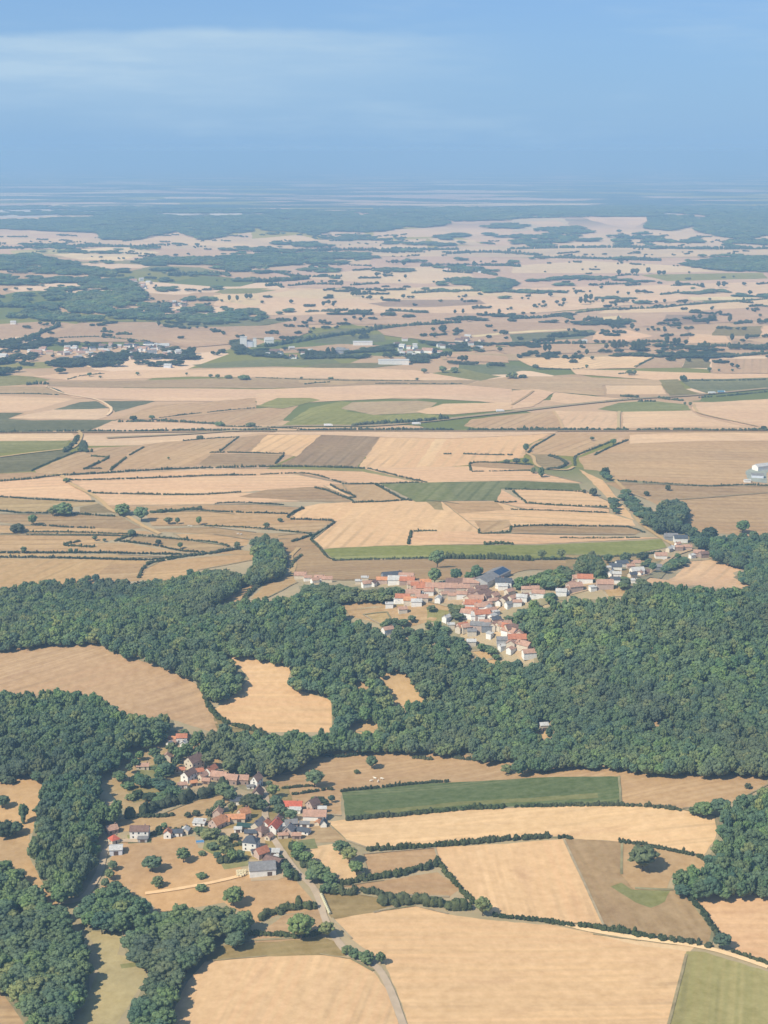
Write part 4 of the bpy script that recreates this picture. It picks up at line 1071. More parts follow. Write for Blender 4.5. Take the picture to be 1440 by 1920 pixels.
# houses of the near village: x, y of the wall foot, length, depth, wall height, roof height, turn in degrees, roof kind, roof colour, wall colour, label
HOUSES = """
340,1394 10 8 4.6 2.6 4 g red white|pink-roofed white house highest on the village hillside
321,1391 9 5 2.6 1.4 -6 g orange cream|low orange-roofed shed beside the highest house
317,1404 5 4.5 4 1.6 60 g grey white|small white shed below the highest house
344,1405 6 6 4.6 2 80 g pale white|small bright white house with pale roof
313,1429 8 7.5 4 3 84 g rose cream|cream house with gable facing the valley
362,1447 15 11 7 4.6 52 g brown cream|big cream house with brown steep roof
337,1450 9 5 3 1.6 0 g red cream|low red-roofed outbuilding left of the big cream house
352,1469 13 8 6 3.4 60 g brown white|tall white gabled house with dark red roof
341,1479 8 5 3 1.6 14 g rose white|low white house at the hill village's lower edge
362,1475 6 5 3 1.4 20 g orange cream|small peach-roofed shed beside low white house
379,1466 9 6 4 2.4 56 g rose cream|yellowish gabled house with rose roof
394,1456 12 7 4 3 62 g red white|red-roofed house with small white gable
410,1466 14 9 4 3.4 -14 g rose brick|upper of three joined rose-roofed farm ranges
430,1472 15 9 4.4 3.4 -12 g rose brick|middle of three joined rose-roofed farm ranges
451,1472 14 8 4.6 3 -4 g rose brick|lowest of three joined rose-roofed farm ranges
480,1478 11 7 6 4.4 68 g rose white|white chapel-like house with steep rose roof by road
469,1480 6 4 2.4 1 8 g grey white|small white lean building beside steep-roofed house
482,1500 12 9 4 4.6 82 g brown cream|house with huge brown roof beside the bending road
451,1510 18 9 3.4 1.6 3 g slate white|long blue-grey roofed shed behind the trees
267,1444 11 6 3 2 4 g rose cream|low rose-roofed house hidden in the hillside gardens
408,1537 7 7 5 3 75 g rose rose|small rose house behind the orange farmhouse
407,1557 13 10 4 4.4 52 g orange rose|large orange-roofed farmhouse with rosy gable
437,1545 19 7 4 2.6 4 g orange cream|long orange-roofed range behind green shed
456,1540 9 8 5 4 40 g orange cream|steep orange-roofed house at end of long range
462,1560 15 6.5 3.4 1.8 -12 g green cream|green-roofed shed with cream front
470,1570 10 6 3.4 1.6 0 g slate cream|low dark grey shed below the green-roofed shed
483,1562 13 7 5 3.2 66 g grey cream|grey-roofed house with cream gable by the road
490,1571 9 8 4.6 3 50 h brown rose|brown hipped house on the village road
470,1598 11.5 10 6.4 4.4 -14 h slate white|tall white house with dark slate hipped roof
489,1613 10 8 4 3.6 40 g red rose|red-roofed house behind the big grey barn
490,1646 20 15 4.6 3.4 9 g grey white|big grey-roofed barn with long white front
512,1630 14 10 3.6 2 -30 g brown brick|low purplish barn joined to big grey barn
514,1605 8 5 2.6 .8 -4 m pale white|flat white-roofed shed beside village road
519,1618 7 4 2.4 .8 -30 m pale white|narrow white lean-to shed by the road hedge
545,1521 19 8 4.2 3 -2 g scarlet white|long white house with bright red roof
553,1526 9 4 3 1 -2 m pale white|low white extension before long red-roofed house
586,1521 10 8 4.6 4 50 g brown rose|brown-roofed house right of bright red roof
590,1540 19 11 4 3.4 -3 g rose white|wide rose-grey barn right of bright red roof
604,1524 7 5 3.4 1.4 0 g pale white|small white shed behind the wide rose-grey barn
607,1552 6 5 3 3 88 g slate white|small white hut with dark steep roof by wheat field
596,1549 5 4 2.4 1 70 g orange cream|tiny cream hut left of the dark-roofed hut
514,1566 14 8 4.8 3.6 72 g scarlet white|red-roofed house with white gable right of the road
545,1555 10 7 4 2.4 14 g grey slatey|grey shed with dark side right of the road
531,1557 7 5 3.2 1.4 20 g pale white|small white outbuilding between red and grey roofs
541,1571 9 8 4.6 3.6 74 g grey rose|gabled rose house facing the valley right of road
530,1574 8 5 3 1.2 10 g rose cream|low cream annex below red-roofed white gable
566,1567 13 7 2.8 1.6 -20 g slate white|low long grey-roofed building at village's outer edge
207,1567 9 8 3.4 2.8 30 g rose brick|rosy-roofed house among trees at left lane
212,1585 7 7 3 3.4 40 h scarlet cream|small pyramid-roofed orange house by left lane
216,1605 10 10 4 1.4 6 g pale whitish|white metal-roofed shed beside left lane
261,1574 15 9 6.2 3 0 g brown white|large white house with brown roof above pasture
267,1580 7.5 4 2.6 .5 0 m grey greywall|grey garage before the large white house
314,1573 5.5 6 4.2 2.4 86 g red white|white gabled bungalow end with red roof
331,1569 9 6 3 1.8 2 g slate white|dark-roofed middle of the white bungalow
347,1566 6 6 3.2 2 80 g pale cream|pale right end of the white bungalow
373,1550 10 7 2.4 1 -8 m pale white|flat white-roofed building in the dark hedge square
322,1400 6 5 3 1.6 30 g rose cream|tiny rose-roofed hut under the highest house
373,1455 7 6 3.4 2.2 20 g red cream|small red house squeezed behind the yellowish gable
386,1471 7 5 3 1.8 -8 g rose brick|small brick shed below the red gabled house
421,1549 7 6 3.4 2 10 g orange cream|small orange-roofed house between rosy gable and long range
446,1562 6 5 3 1.2 0 g pale white|white lean-to left of the green-roofed shed
499,1556 7 6 4 2.4 70 g red white|little red-roofed house on the street's inner bend
504,1578 6 5 3 1.8 60 g rose cream|little rose-roofed house below the hipped brown house
520,1548 8 6 3.6 2.4 76 g brown cream|brown-roofed cottage at the head of the right row
556,1574 7 5 3 1.6 0 g rose brick|low brick shed beside the long grey building
577,1530 6 5 3 1.6 10 g red cream|small red-roofed shed between brown roof and rosy barn
571,1552 8 5 3 1.4 -4 g grey white|low white shed below the wide rose barn
478,1607 6 5 3 1.8 20 g slate cream|small dark-roofed shed left of red-roofed house
1020,1372 8 6 5 2 10 g pale cream|pale ruin standing alone in the deep forest
"""

# hilltop village: place | x,y,length,turn,roof,wall ...
MID = """
under the brown field left of hilltop village|563,1086,14,-4,rose,cream 577,1090,9,10,rose,white 590,1094,9,30,rose,white 599,1091,12,-10,rose,white 613,1093,12,0,rose,cream
at the hilltop village's upper left end|684,1090,8,0,pale,cream 688,1103,11,20,rose,white 700,1101,9,70,brown,white 716,1096,12,0,orange,rose 735,1091,22,16,slate,slatey 745,1097,20,-4,pale,white 762,1091,16,-8,rose,white 764,1098,16,-10,red,brick 775,1105,13,5,rose,cream 672,1096,7,0,pale,cream
in the hilltop village's lower left gardens|760,1117,5,0,pale,white 755,1133,15,-6,red,white 769,1137,13,-4,orange,cream 745,1133,8,70,pale,white 781,1138,11,0,pale,white 730,1141,8,0,pale,white 775,1124,15,-6,rose,cream 788,1116,14,-4,rose,brick 727,1194,11,30,rose,white 791,1131,13,0,rose,cream 755,1152,9,10,rose,cream
on the hilltop village's upper street|798,1100,12,0,orange,white 783,1108,14,0,red,rose 797,1115,18,-3,red,cream 818,1113,22,-3,rose,cream 838,1115,18,-3,rose,cream 856,1104,22,-3,brown,white 850,1114,20,0,rose,rose 868,1113,14,5,rose,cream 884,1104,17,-6,rose,rose 898,1100,15,20,brown,rose
in the hilltop village's crowded middle|786,1120,8,0,pale,white 804,1118,10,0,rose,white 822,1133,9,75,pale,white 834,1124,9,20,rose,cream 848,1125,9,0,rose,cream 866,1124,11,0,rose,white 885,1117,10,30,rose,cream 902,1116,13,15,brown,cream 912,1121,9,60,rose,cream 891,1125,14,-30,brown,rose 906,1130,16,35,brown,brick 893,1136,15,0,rose,cream 880,1134,12,60,rose,cream 876,1143,9,10,rose,cream
on the hilltop village's upper right side|945,1104,17,-8,slate,white 958,1098,6,60,pale,white 938,1096,8,30,orange,cream 943,1107,10,0,pale,white 956,1120,10,40,rose,cream 987,1114,10,0,rose,cream 1002,1112,10,0,rose,cream 1010,1124,13,-10,rose,white 999,1124,6,80,pale,white
on the hilltop village's lower right side|918,1130,13,30,brown,rose 928,1128,10,50,rose,cream 936,1139,8,70,brown,white 947,1138,13,60,brown,cream 925,1138,10,20,rose,cream 963,1134,11,40,rose,cream 970,1138,9,0,rose,white 955,1143,8,30,grey,white 979,1131,11,-12,pale,white 984,1127,8,20,brown,cream
at the hilltop village spur's waist|888,1147,17,-4,red,white 902,1149,13,0,rose,white 912,1145,11,20,rose,cream 885,1160,13,-20,red,cream 878,1164,14,-24,rose,white 897,1168,14,-6,pale,white 904,1167,16,10,red,rose 915,1152,9,60,pale,white 922,1156,10,30,rose,white 917,1163,8,0,rose,white 924,1167,9,50,pale,white 929,1158,8,30,pale,white 838,1170,9,50,pale,white 846,1181,7,0,pale,cream
on the hilltop village spur's left flank|867,1186,11,30,red,rose 876,1190,12,20,rose,cream 862,1190,9,60,rose,cream 895,1186,13,-10,grey,rose 901,1181,8,0,pale,white 910,1178,11,0,rose,cream 914,1186,12,0,grey,slatey 885,1194,9,0,grey,cream 919,1200,7,60,pale,white 884,1213,9,0,pale,cream
on the hilltop village spur's crest|930,1174,10,20,slate,cream 926,1186,10,70,rose,cream 936,1186,11,60,rose,cream 946,1186,14,20,rose,cream 950,1194,14,-40,red,cream 964,1196,18,20,brown,cream 976,1203,12,70,rose,cream 957,1202,15,-40,rose,white 970,1212,18,0,red,rose 943,1213,12,0,grey,greywall 960,1222,13,75,rose,cream 959,1230,9,50,rose,white 942,1223,7,30,pale,white
at the hilltop village spur's tip|977,1220,10,60,rose,cream 984,1228,15,-40,rose,cream 993,1239,13,12,rose,white
in the right hamlet's lower part|1098,1096,16,-5,red,white 1085,1094,13,10,rose,cream 1072,1106,11,50,rose,cream 1079,1113,15,20,rose,rose 1066,1116,11,60,rose,white 1053,1120,11,-8,pale,white 1112,1110,7,20,pale,white 1135,1106,17,0,rose,rose
in the right hamlet's middle|1141,1070,7,0,pale,cream 1155,1070,15,-4,slate,white 1167,1065,15,12,slate,white 1146,1083,10,60,pale,white 1157,1083,9,0,pale,white 1154,1095,10,-4,slate,white 1196,1078,16,14,pale,white 1201,1080,7,60,rose,white 1187,1085,9,30,slate,cream 1189,1095,6,0,pale,white 1183,1068,10,10,rose,rose 1192,1062,12,0,rose,cream 1233,1070,11,0,grey,slatey 1210,1078,10,0,brown,brick
at the right hamlet's top end|1240,1049,15,0,rose,white 1256,1036,9,50,pale,cream 1263,1032,7,70,pale,white 1274,1033,10,0,rose,brick 1277,1018,18,0,slate,white 1259,1014,18,0,grey,slatey 1272,1026,8,30,rose,white 1290,1032,11,0,rose,rose 1299,1048,8,30,pale,white 1312,1045,14,-12,rose,brick 1321,1047,12,20,brown,brick
"""

ROADS = [  # (name, width, colour, points)
 ('road', 4.4, (198,189,174), "480,1468 494,1484 500,1505 497,1528 505,1560 517,1580 545,1620 562,1641 585,1662 598,1687 608,1720 626,1755 655,1790 695,1806 715,1825 733,1860 757,1925"),
 ('road', 4.6, (204,192,172), "262,1578 235,1577 212,1580 196,1600 187,1635 162,1678 140,1690 108,1693"),
 ('path', 3.6, (226,204,162), "1060,1734 1112,1746 1200,1760 1290,1772 1340,1782 1390,1797 1440,1814"),
 ('path', 3.2, (218,186,142), "272,1676 330,1668 400,1655 455,1642"),
 ('path', 3.4, (176,164,130), "380,1282 390,1306 392,1322 410,1342 432,1362 470,1365 502,1378"),
 ('road', 5.5, (208,186,152), "110,888 120,896 135,910 170,927 190,940 208,957 240,970 270,988 300,1002"),
 ('road', 5.5, (196,178,146), "1130,880 1180,930 1195,975 1230,1003 1272,1027 1300,1032 1340,1050"),
 ('road', 5, (206,186,156), "985,850 1000,858 1004,871 1020,879 1060,882 1076,876"),
 ('path', 4.5, (206,184,150), "1037,771 1048,786 1056,804"), ('path', 5, (196,186,150), "1161,772 1160,788 1160,804"),
 ('road', 6, (206,190,158), "0,858 60,850 120,843 140,838 152,818 145,808"),
 ('path', 5, (216,196,160), "85,725 120,739 180,750 205,763 208,772 200,780"),
 ('road', 14, (172,164,150), "200,822 345,815 445,808 520,801 610,799 700,799 800,791 870,783 960,773 1080,759 1200,748 1300,742 1440,729"),
 ('road', 8, (160,148,132), "0,812 300,811 560,809 960,809 1440,808"),
 ('path', 5, (206,186,150), "1300,758 1304,768 1320,778 1420,800"), ('path', 5, (182,166,140), "960,760 985,745 1000,734"),
 ('road', 5, (190,172,140), "545,1080 552,1060 545,1045 560,1028"), ('path', 3, (214,194,156), "368,1082 395,1073 430,1068"),
 ('road', 5, (200,182,160), "905,1100 925,1118 945,1128 920,1150 935,1172 965,1205 990,1228"),
 ('road', 5, (196,178,152), "945,1128 1000,1120 1050,1112 1100,1098 1180,1085 1215,1076 1260,1045 1300,1030"),
]
# ------------------------------------------------------------------ light, sky, air
SUN_EL, SUN_DIR = 46.0, (-.80, -.60)          # low-left behind the camera
s_el = math.radians(SUN_EL)
sun_vec = Vector((SUN_DIR[0], SUN_DIR[1], 0)).normalized() * math.cos(s_el) + Vector((0, 0, math.sin(s_el)))
sd = bpy.data.lights.new('sun', 'SUN'); sd.energy = 3.8; sd.angle = math.radians(.55); sd.color = SUN_COL
so = bpy.data.objects.new('sun', sd); COL.objects.link(so)
so.rotation_euler = sun_vec.to_track_quat('Z', 'Y').to_euler(); so.location = (0, 0, 3000)

w = bpy.data.worlds.new('World'); scene.world = w; w.use_nodes = True
nt = w.node_tree
bg = nt.nodes['Background']
sky = N(nt, 'ShaderNodeTexSky', sky_type='NISHITA')
sky.sun_disc = False
sky.sun_elevation = s_el
sky.sun_rotation = math.atan2(sun_vec.x, sun_vec.y)
sky.altitude = 450; sky.air_density = 1.0; sky.dust_density = .25; sky.ozone_density = 3.0
tc = N(nt, 'ShaderNodeTexCoord')
sx = N(nt, 'ShaderNodeSeparateXYZ'); nt.links.new(tc.outputs['Generated'], sx.inputs[0])
def mth(op, a, b=0.0):
    m = N(nt, 'ShaderNodeMath', operation=op)
    for i, v in enumerate((a, b)):
        if hasattr(v, 'links'): nt.links.new(v, m.inputs[i])
        else: m.inputs[i].default_value = v
    return m.outputs[0]
def sstep(v, a, b):
    m = N(nt, 'ShaderNodeMapRange', interpolation_type='SMOOTHSTEP')
    nt.links.new(v, m.inputs[0]); m.inputs[1].default_value = a; m.inputs[2].default_value = b
    return m.outputs[0]
def skynoise(sc, loc, det=4, rough=.55):
    mp = N(nt, 'ShaderNodeMapping'); mp.inputs['Scale'].default_value = sc; mp.inputs['Location'].default_value = loc
    nt.links.new(tc.outputs['Generated'], mp.inputs['Vector'])
    return noise(nt, mp.outputs[0], 1.0, det, rough)
# thin sheets of high cloud: a bank to the left with a clear upper edge, and faint wisps all over
zz = mth('ADD', sx.outputs['Z'], mth('MULTIPLY', mth('SUBTRACT', skynoise((7, 7, 14), (0, 0, 0)), .5), .022))
bank = mth('MULTIPLY', mth('MULTIPLY', sstep(zz, .006, .062), mth('SUBTRACT', 1.0, sstep(zz, .0705, .0765))), mth('SUBTRACT', 1.0, sstep(sx.outputs['X'], -.13, .13)))
upper = mth('MULTIPLY', sstep(zz, .092, .104), mth('SUBTRACT', 1.0, sstep(sx.outputs['X'], -.2, -.02)))
wisp = sstep(skynoise((9, 9, 80), (.3, 0, .2), 5, .6), .36, .72)
broad = sstep(skynoise((5, 5, 22), (.35, 0, .4)), .42, .68)
cf = mth('ADD', mth('MULTIPLY', mth('MAXIMUM', bank, upper), mth('ADD', .62, mth('MULTIPLY', wisp, .38))), mth('MULTIPLY', broad, mth('MULTIPLY', wisp, .35)))
cf = mth('MINIMUM', cf, 1.0)
skycol = mix(nt, 1.0, sky.outputs[0], SKY_TINT, 'MULTIPLY')
# veil of thin high haze, thickest towards the horizon
ve = N(nt, 'ShaderNodeMapRange'); nt.links.new(sx.outputs['Z'], ve.inputs[0])
ve.inputs[1].default_value = .0; ve.inputs[2].default_value = .2; ve.inputs[3].default_value = .96; ve.inputs[4].default_value = .15
skycol = mix(nt, ve.outputs[0], skycol, VEIL)
nt.links.new(mix(nt, cf, skycol, CLOUD), bg.inputs['Color'])
bg.inputs['Strength'].default_value = .15

scene.view_settings.view_transform = 'Standard'
scene.view_settings.look = 'None'
scene.view_settings.exposure = EXPO
scene.view_settings.gamma = 1.0
scene.render.engine = 'CYCLES'
scene.cycles.use_denoising = DENOISE
scene.cycles.max_bounces = 5
scene.cycles.diffuse_bounces = 2
scene.cycles.volume_bounces = 1
scene.cycles.use_adaptive_sampling = True

hz = MB(); hz.box(-90000, 90000, -90000, 90000, -60, H0 + 14)
mh = bpy.data.materials.new('haze'); mh.use_nodes = True
hn = mh.node_tree
hn.nodes.remove(hn.nodes['Principled BSDF'])
pv = N(hn, 'ShaderNodeVolumePrincipled')
pv.inputs['Color'].default_value = HAZE_ALB + (1,)
pv.inputs['Density'].default_value = SIGMA
pv.inputs['Anisotropy'].default_value = 0.0
hn.links.new(pv.outputs[0], hn.nodes['Material Output'].inputs['Volume'])
ho = hz.build('haze', mh)
tag(ho, kind='stuff')
ho.display_type = 'WIRE'

# ------------------------------------------------------------------ ground
def ground():
    ds = [5.0]
    while ds[-1] < 250: ds.append(ds[-1] * 1.25)
    while ds[-1] < 78000: ds.append(ds[-1] * (1.008 if 600 < ds[-1] < 2600 else 1.017))
    az = list(np.radians(np.concatenate([np.linspace(-180, -26, 24, endpoint=False), np.linspace(-26, 26, 116, endpoint=False), np.linspace(26, 180, 24, endpoint=False)])))
    na = len(az)
    D, A = np.meshgrid(ds, az, indexing='ij')
    X = D * np.sin(A); Y = D * np.cos(A)
    Z = hgt(X, Y)
    V = np.stack([X.ravel(), Y.ravel(), Z.ravel()], 1)
    V = np.concatenate([V, [[0, 0, float(hgt(0, 0))]]])
    i = np.arange(len(ds) - 1)[:, None] * na; j = np.arange(na)[None, :]; j2 = (j + 1) % na
    F = np.stack([(i + j), (i + na + j), (i + na + j2), (i + j2)], -1).reshape(-1, 4)
    F = F[:, ::-1]
    mb = MB(); mb.V = [V]; mb.n = len(V)
    mb.F = [F.astype(np.int32), np.array([[len(V) - 1, (q + 1) % na, q] for q in range(na)], np.int32)]
    mb.M = [np.zeros(len(F), np.int32), np.zeros(na, np.int32)]
    m, nt, b = new_mat('dry farmland')
    pos = position(nt)
    def patch(scale, rot, sx, sy, dd):
        v = N(nt, 'ShaderNodeTexVoronoi', voronoi_dimensions='2D', distance='CHEBYCHEV')
        v.inputs['Scale'].default_value = 1; v.inputs['Randomness'].default_value = .85
        nt.links.new(position(nt, rot, (scale * sx, scale * sy, 1)), v.inputs['Vector'])
        sep = N(nt, 'ShaderNodeSeparateColor'); nt.links.new(v.outputs['Color'], sep.inputs[0])
        r = N(nt, 'ShaderNodeValToRGB'); r.color_ramp.interpolation = 'CONSTANT'
        cols = [alb(c_, dd) for c_ in ((212,186,162), (204,178,156), (220,196,168), (190,168,148), (150,156,134), (200,176,154), (122,142,122), (214,188,162))]
        e = r.color_ramp.elements
        e[0].position = 0; e[0].color = cols[0] + (1,); e[1].position = .16; e[1].color = cols[1] + (1,)
        for q, c in enumerate(cols[2:]):
            el = e.new(.3 + q * .12); el.color = c + (1,)
        nt.links.new(sep.outputs[0], r.inputs[0])
        return r.outputs[0]
    near = patch(1 / 210, .3, .8, .9, 2800)
    far = patch(1 / 700, -.2, .8, .6, 6500)
    g = N(nt, 'ShaderNodeVectorMath', operation='LENGTH'); nt.links.new(pos, g.inputs[0])
    dist = N(nt, 'ShaderNodeMapRange'); nt.links.new(g.outputs['Value'], dist.inputs[0])
    dist.inputs[1].default_value = 5000; dist.inputs[2].default_value = 7000
    pat = mix(nt, dist.outputs[0], near, far)
    d2 = N(nt, 'ShaderNodeMapRange'); nt.links.new(g.outputs['Value'], d2.inputs[0])
    d2.inputs[1].default_value = 1900; d2.inputs[2].default_value = 2100
    grass = mix(nt, ramp(nt, noise(nt, pos, .02, 4), .35, .65), (.34, .27, .15), (.44, .33, .19))
    col = mix(nt, d2.outputs[0], grass, pat)
    # the far country is mostly wooded
    wd = noise(nt, position(nt, .1, (1 / 1700, 1 / 900, 0)), 1.0, 5, .62)
    wf = ramp(nt, wd, .462, .50)
    d3 = N(nt, 'ShaderNodeMapRange'); nt.links.new(g.outputs['Value'], d3.inputs[0])
    d3.inputs[1].default_value = 8200; d3.inputs[2].default_value = 9800
    wmix = N(nt, 'ShaderNodeMath', operation='MULTIPLY'); nt.links.new(wf, wmix.inputs[0]); nt.links.new(d3.outputs[0], wmix.inputs[1])
    col = mix(nt, wmix.outputs[0], col, (.04, .065, .035))
    fine = noise(nt, pos, .15, 4, .7)
    col = mix(nt, ramp(nt, fine, .3, .7), mix(nt, .18, col, (.06, .07, .03)), col)
    nt.links.new(col, b.inputs['Base Color'])
    o = mb.build('ground', m)
    o.data.polygons.foreach_set('use_smooth', [True] * len(o.data.polygons))
    tag(o, kind='structure')
ground()

# fields
verges = []
for rgb, st, ps in FIELDS:
    pp = pts(ps)
    cx = sum(p[0] for p in pp) / len(pp); cy = sum(p[1] for p in pp) / len(pp)
    if cy < 390: continue      # the ground itself carries the farthest fields
    x, y, z = P1(cx, cy); d = math.hypot(x, y)
    ang = None
    if st == 'h':
        ang = random.uniform(-.06, .06)
    elif st:
        a, c = [tuple(float(v) for v in q.split(',')) for q in st.split('>')]
        x0, y0, _ = P1(*a); x1, y1, _ = P1(*c)
        ang = math.atan2(y1 - y0, x1 - x0)
    green = rgb[1] >= rgb[0] - 4
    if 880 < cy and st and rgb[0] > rgb[1] + 12:
        verges.append((pp, d))
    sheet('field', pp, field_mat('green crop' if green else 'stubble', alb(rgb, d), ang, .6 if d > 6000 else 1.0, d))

rel_top = .06 + .035 * (max(l[4] for l in LAYERS) + 4)
print('levels', max(l[4] for l in LAYERS))
LAWNS = [('lawn', (150, 152, 104), "385,1572 430,1570 440,1590 400,1602 380,1592"), ('lawn', (160, 156, 112), "405,1605 462,1600 468,1622 420,1630"),
         ('lawn', (140, 142, 98), "238,1566 282,1564 284,1580 240,1582"), ('yard', (200, 184, 158), "395,1556 470,1550 500,1560 498,1590 460,1582 400,1566"),
         ('yard', (206, 190, 164), "520,1530 610,1526 618,1546 540,1556 515,1548"), ('lawn', (150, 150, 104), "505,1500 525,1498 535,1520 512,1525"),
         ('lawn', (152, 150, 108), "255,1442 300,1430 318,1450 300,1470 262,1466"), ('lawn', (168, 158, 116), "235,1474 300,1472 320,1492 250,1506"),
         ('yard', (198, 182, 156), "330,1395 352,1392 360,1412 335,1416"), ('yard', (196, 178, 150), "340,1460 400,1452 400,1472 345,1484"),
         ('lawn', (146, 150, 106), "548,1578 590,1572 596,1590 560,1596"), ('yard', (204, 188, 160), "470,1622 528,1612 545,1640 520,1650 470,1652"),
         ('lawn', (158, 154, 112), "800,1140 860,1146 850,1170 800,1165"), ('lawn', (160, 156, 116), "660,1100 740,1108 730,1122 660,1116"),
         ('yard', (202, 184, 158), "770,1098 900,1098 960,1112 990,1130 940,1145 900,1140 780,1125"), ('yard', (202, 186, 160), "880,1145 930,1150 970,1190 995,1240 975,1235 930,1190 875,1175"),
         ('lawn', (150, 150, 108), "1190,1070 1240,1060 1250,1068 1200,1084"), ('yard', (204, 188, 162), "1050,1098 1140,1080 1210,1066 1220,1078 1140,1100 1060,1118")]
for nm, rgb, ps in LAWNS:
    pp = pts(ps); x, y, z = P1(*pp[0])
    sheet(nm, pp, field_mat('short grass' if nm == 'lawn' else 'trodden earth', alb(rgb, math.hypot(x, y)), None, 1, 1000))
VERGEM = [plain_mat('weedy verge', c_, .35, .09, .95) for c_ in ((.30, .24, .13), (.24, .21, .11), (.36, .28, .17))]
for pp, d in verges:
    q = []
    for i in range(len(pp)):
        a, b = pp[i], pp[(i + 1) % len(pp)]
        if math.hypot(b[0] - a[0], b[1] - a[1]) > 12 and random.random() < .35:
            n = 4
            q = [(a[0] + (b[0] - a[0]) * t / n + random.uniform(-.5, .5), a[1] + (b[1] - a[1]) * t / n + random.uniform(-.3, .3)) for t in range(n + 1)]
            if max(p[0] for p in q) > -60 and min(p[0] for p in q) < 1500:
                strip('verge', q, random.uniform(.8, 2.0), random.choice(VERGEM), rel_top)
for nm, wd, rgb, ps in ROADS:
    pp = pts(ps)
    x, y, z = P1(*pp[len(pp) // 2]); d = math.hypot(x, y)
    m = plain_mat('road surface', alb(rgb, d), .12, .15, .95)
    strip(nm, pp, wd, m, rel_top + (.05 if nm == 'path' else .09))

# ------------------------------------------------------------------ tree kinds
LEAF = [leaf_mat('leaves deep', (.073, .120, .060), (.140, .202, .093)),
        leaf_mat('leaves blue green', (.077, .129, .076), (.125, .188, .106)),
        leaf_mat('leaves olive', (.103, .138, .060), (.195, .231, .103)),
        leaf_mat('leaves fresh', (.081, .144, .060), (.157, .233, .093))]
HEDGEM = leaf_mat('hedge leaves', (.030, .050, .024), (.070, .092, .042))
BARK = plain_mat('bark', (.10, .08, .06), .25, 1.5)
CROWN = [crown_mb(s, 5.2, 13.0).mesh('crown', LEAF[(0, 1, 2, 0, 3, 1)[s]]) for s in range(6)]
TRUNK = [trunk_mb(s).mesh('trunk', BARK) for s in range(2)]
LOWC = [crown_mb(40 + s, 5.2, 9.0, 'low', 420).mesh('crown', (HEDGEM, LEAF[2], LEAF[0])[s]) for s in range(3)]
COLC = crown_mb(60, 5.2, 13, 'column').mesh('crown', LEAF[1])

# kinds used inside the woods (not linked to the scene by themselves)
PROTO = bpy.data.collections.new('wood_tree_kinds')
for s in range(6):
    PROTO.objects.link(bpy.data.objects.new('wood_tree_%s' % 'abcdef'[s], CROWN[s]))

PROTO_DARK = bpy.data.collections.new('hedge_tree_kinds')
for s in range(3):
    me_ = CROWN[s * 2].copy(); me_.materials.clear(); me_.materials.append(HEDGEM)
    PROTO_DARK.objects.link(bpy.data.objects.new('hedge_tree_%s' % 'abc'[s], me_))

def wood_nodes(PROTO):
    g = bpy.data.node_groups.new('scatter trees', 'GeometryNodeTree')
    g.interface.new_socket('Geometry', in_out='INPUT', socket_type='NodeSocketGeometry')
    g.interface.new_socket('Geometry', in_out='OUTPUT', socket_type='NodeSocketGeometry')
    i = g.nodes.new('NodeGroupInput'); o = g.nodes.new('NodeGroupOutput')
    ci = g.nodes.new('GeometryNodeCollectionInfo'); ci.inputs['Collection'].default_value = PROTO
    ci.inputs['Separate Children'].default_value = True; ci.inputs['Reset Children'].default_value = True
    ip = g.nodes.new('GeometryNodeInstanceOnPoints'); ip.inputs['Pick Instance'].default_value = True
    def attr(name, typ):
        a = g.nodes.new('GeometryNodeInputNamedAttribute'); a.data_type = typ
        a.inputs['Name'].default_value = name
        return a.outputs['Attribute']
    g.links.new(i.outputs[0], ip.inputs['Points']); g.links.new(ci.outputs[0], ip.inputs['Instance'])
    g.links.new(attr('pick', 'INT'), ip.inputs['Instance Index'])
    g.links.new(attr('turn', 'FLOAT_VECTOR'), ip.inputs['Rotation'])
    g.links.new(attr('size', 'FLOAT_VECTOR'), ip.inputs['Scale'])
    g.links.new(ip.outputs[0], o.inputs[0])
    return g
WN = wood_nodes(PROTO)
WN_DARK = wood_nodes(PROTO_DARK)

HPOS = []     # where houses stand, so that no tree grows through or hides them
for ln in HOUSES.strip().split('\n'):
    q = ln.split()
    a, b2 = q[0].split(',')
    HPOS.append((float(a), float(b2), float(q[1]) * 1.5 + 6))
for ln in MID.strip().split('\n'):
    for e in ln.split('|')[1].split():
        f = e.split(',')
        HPOS.append((float(f[0]), float(f[1]), float(f[2]) * .8 + 5))

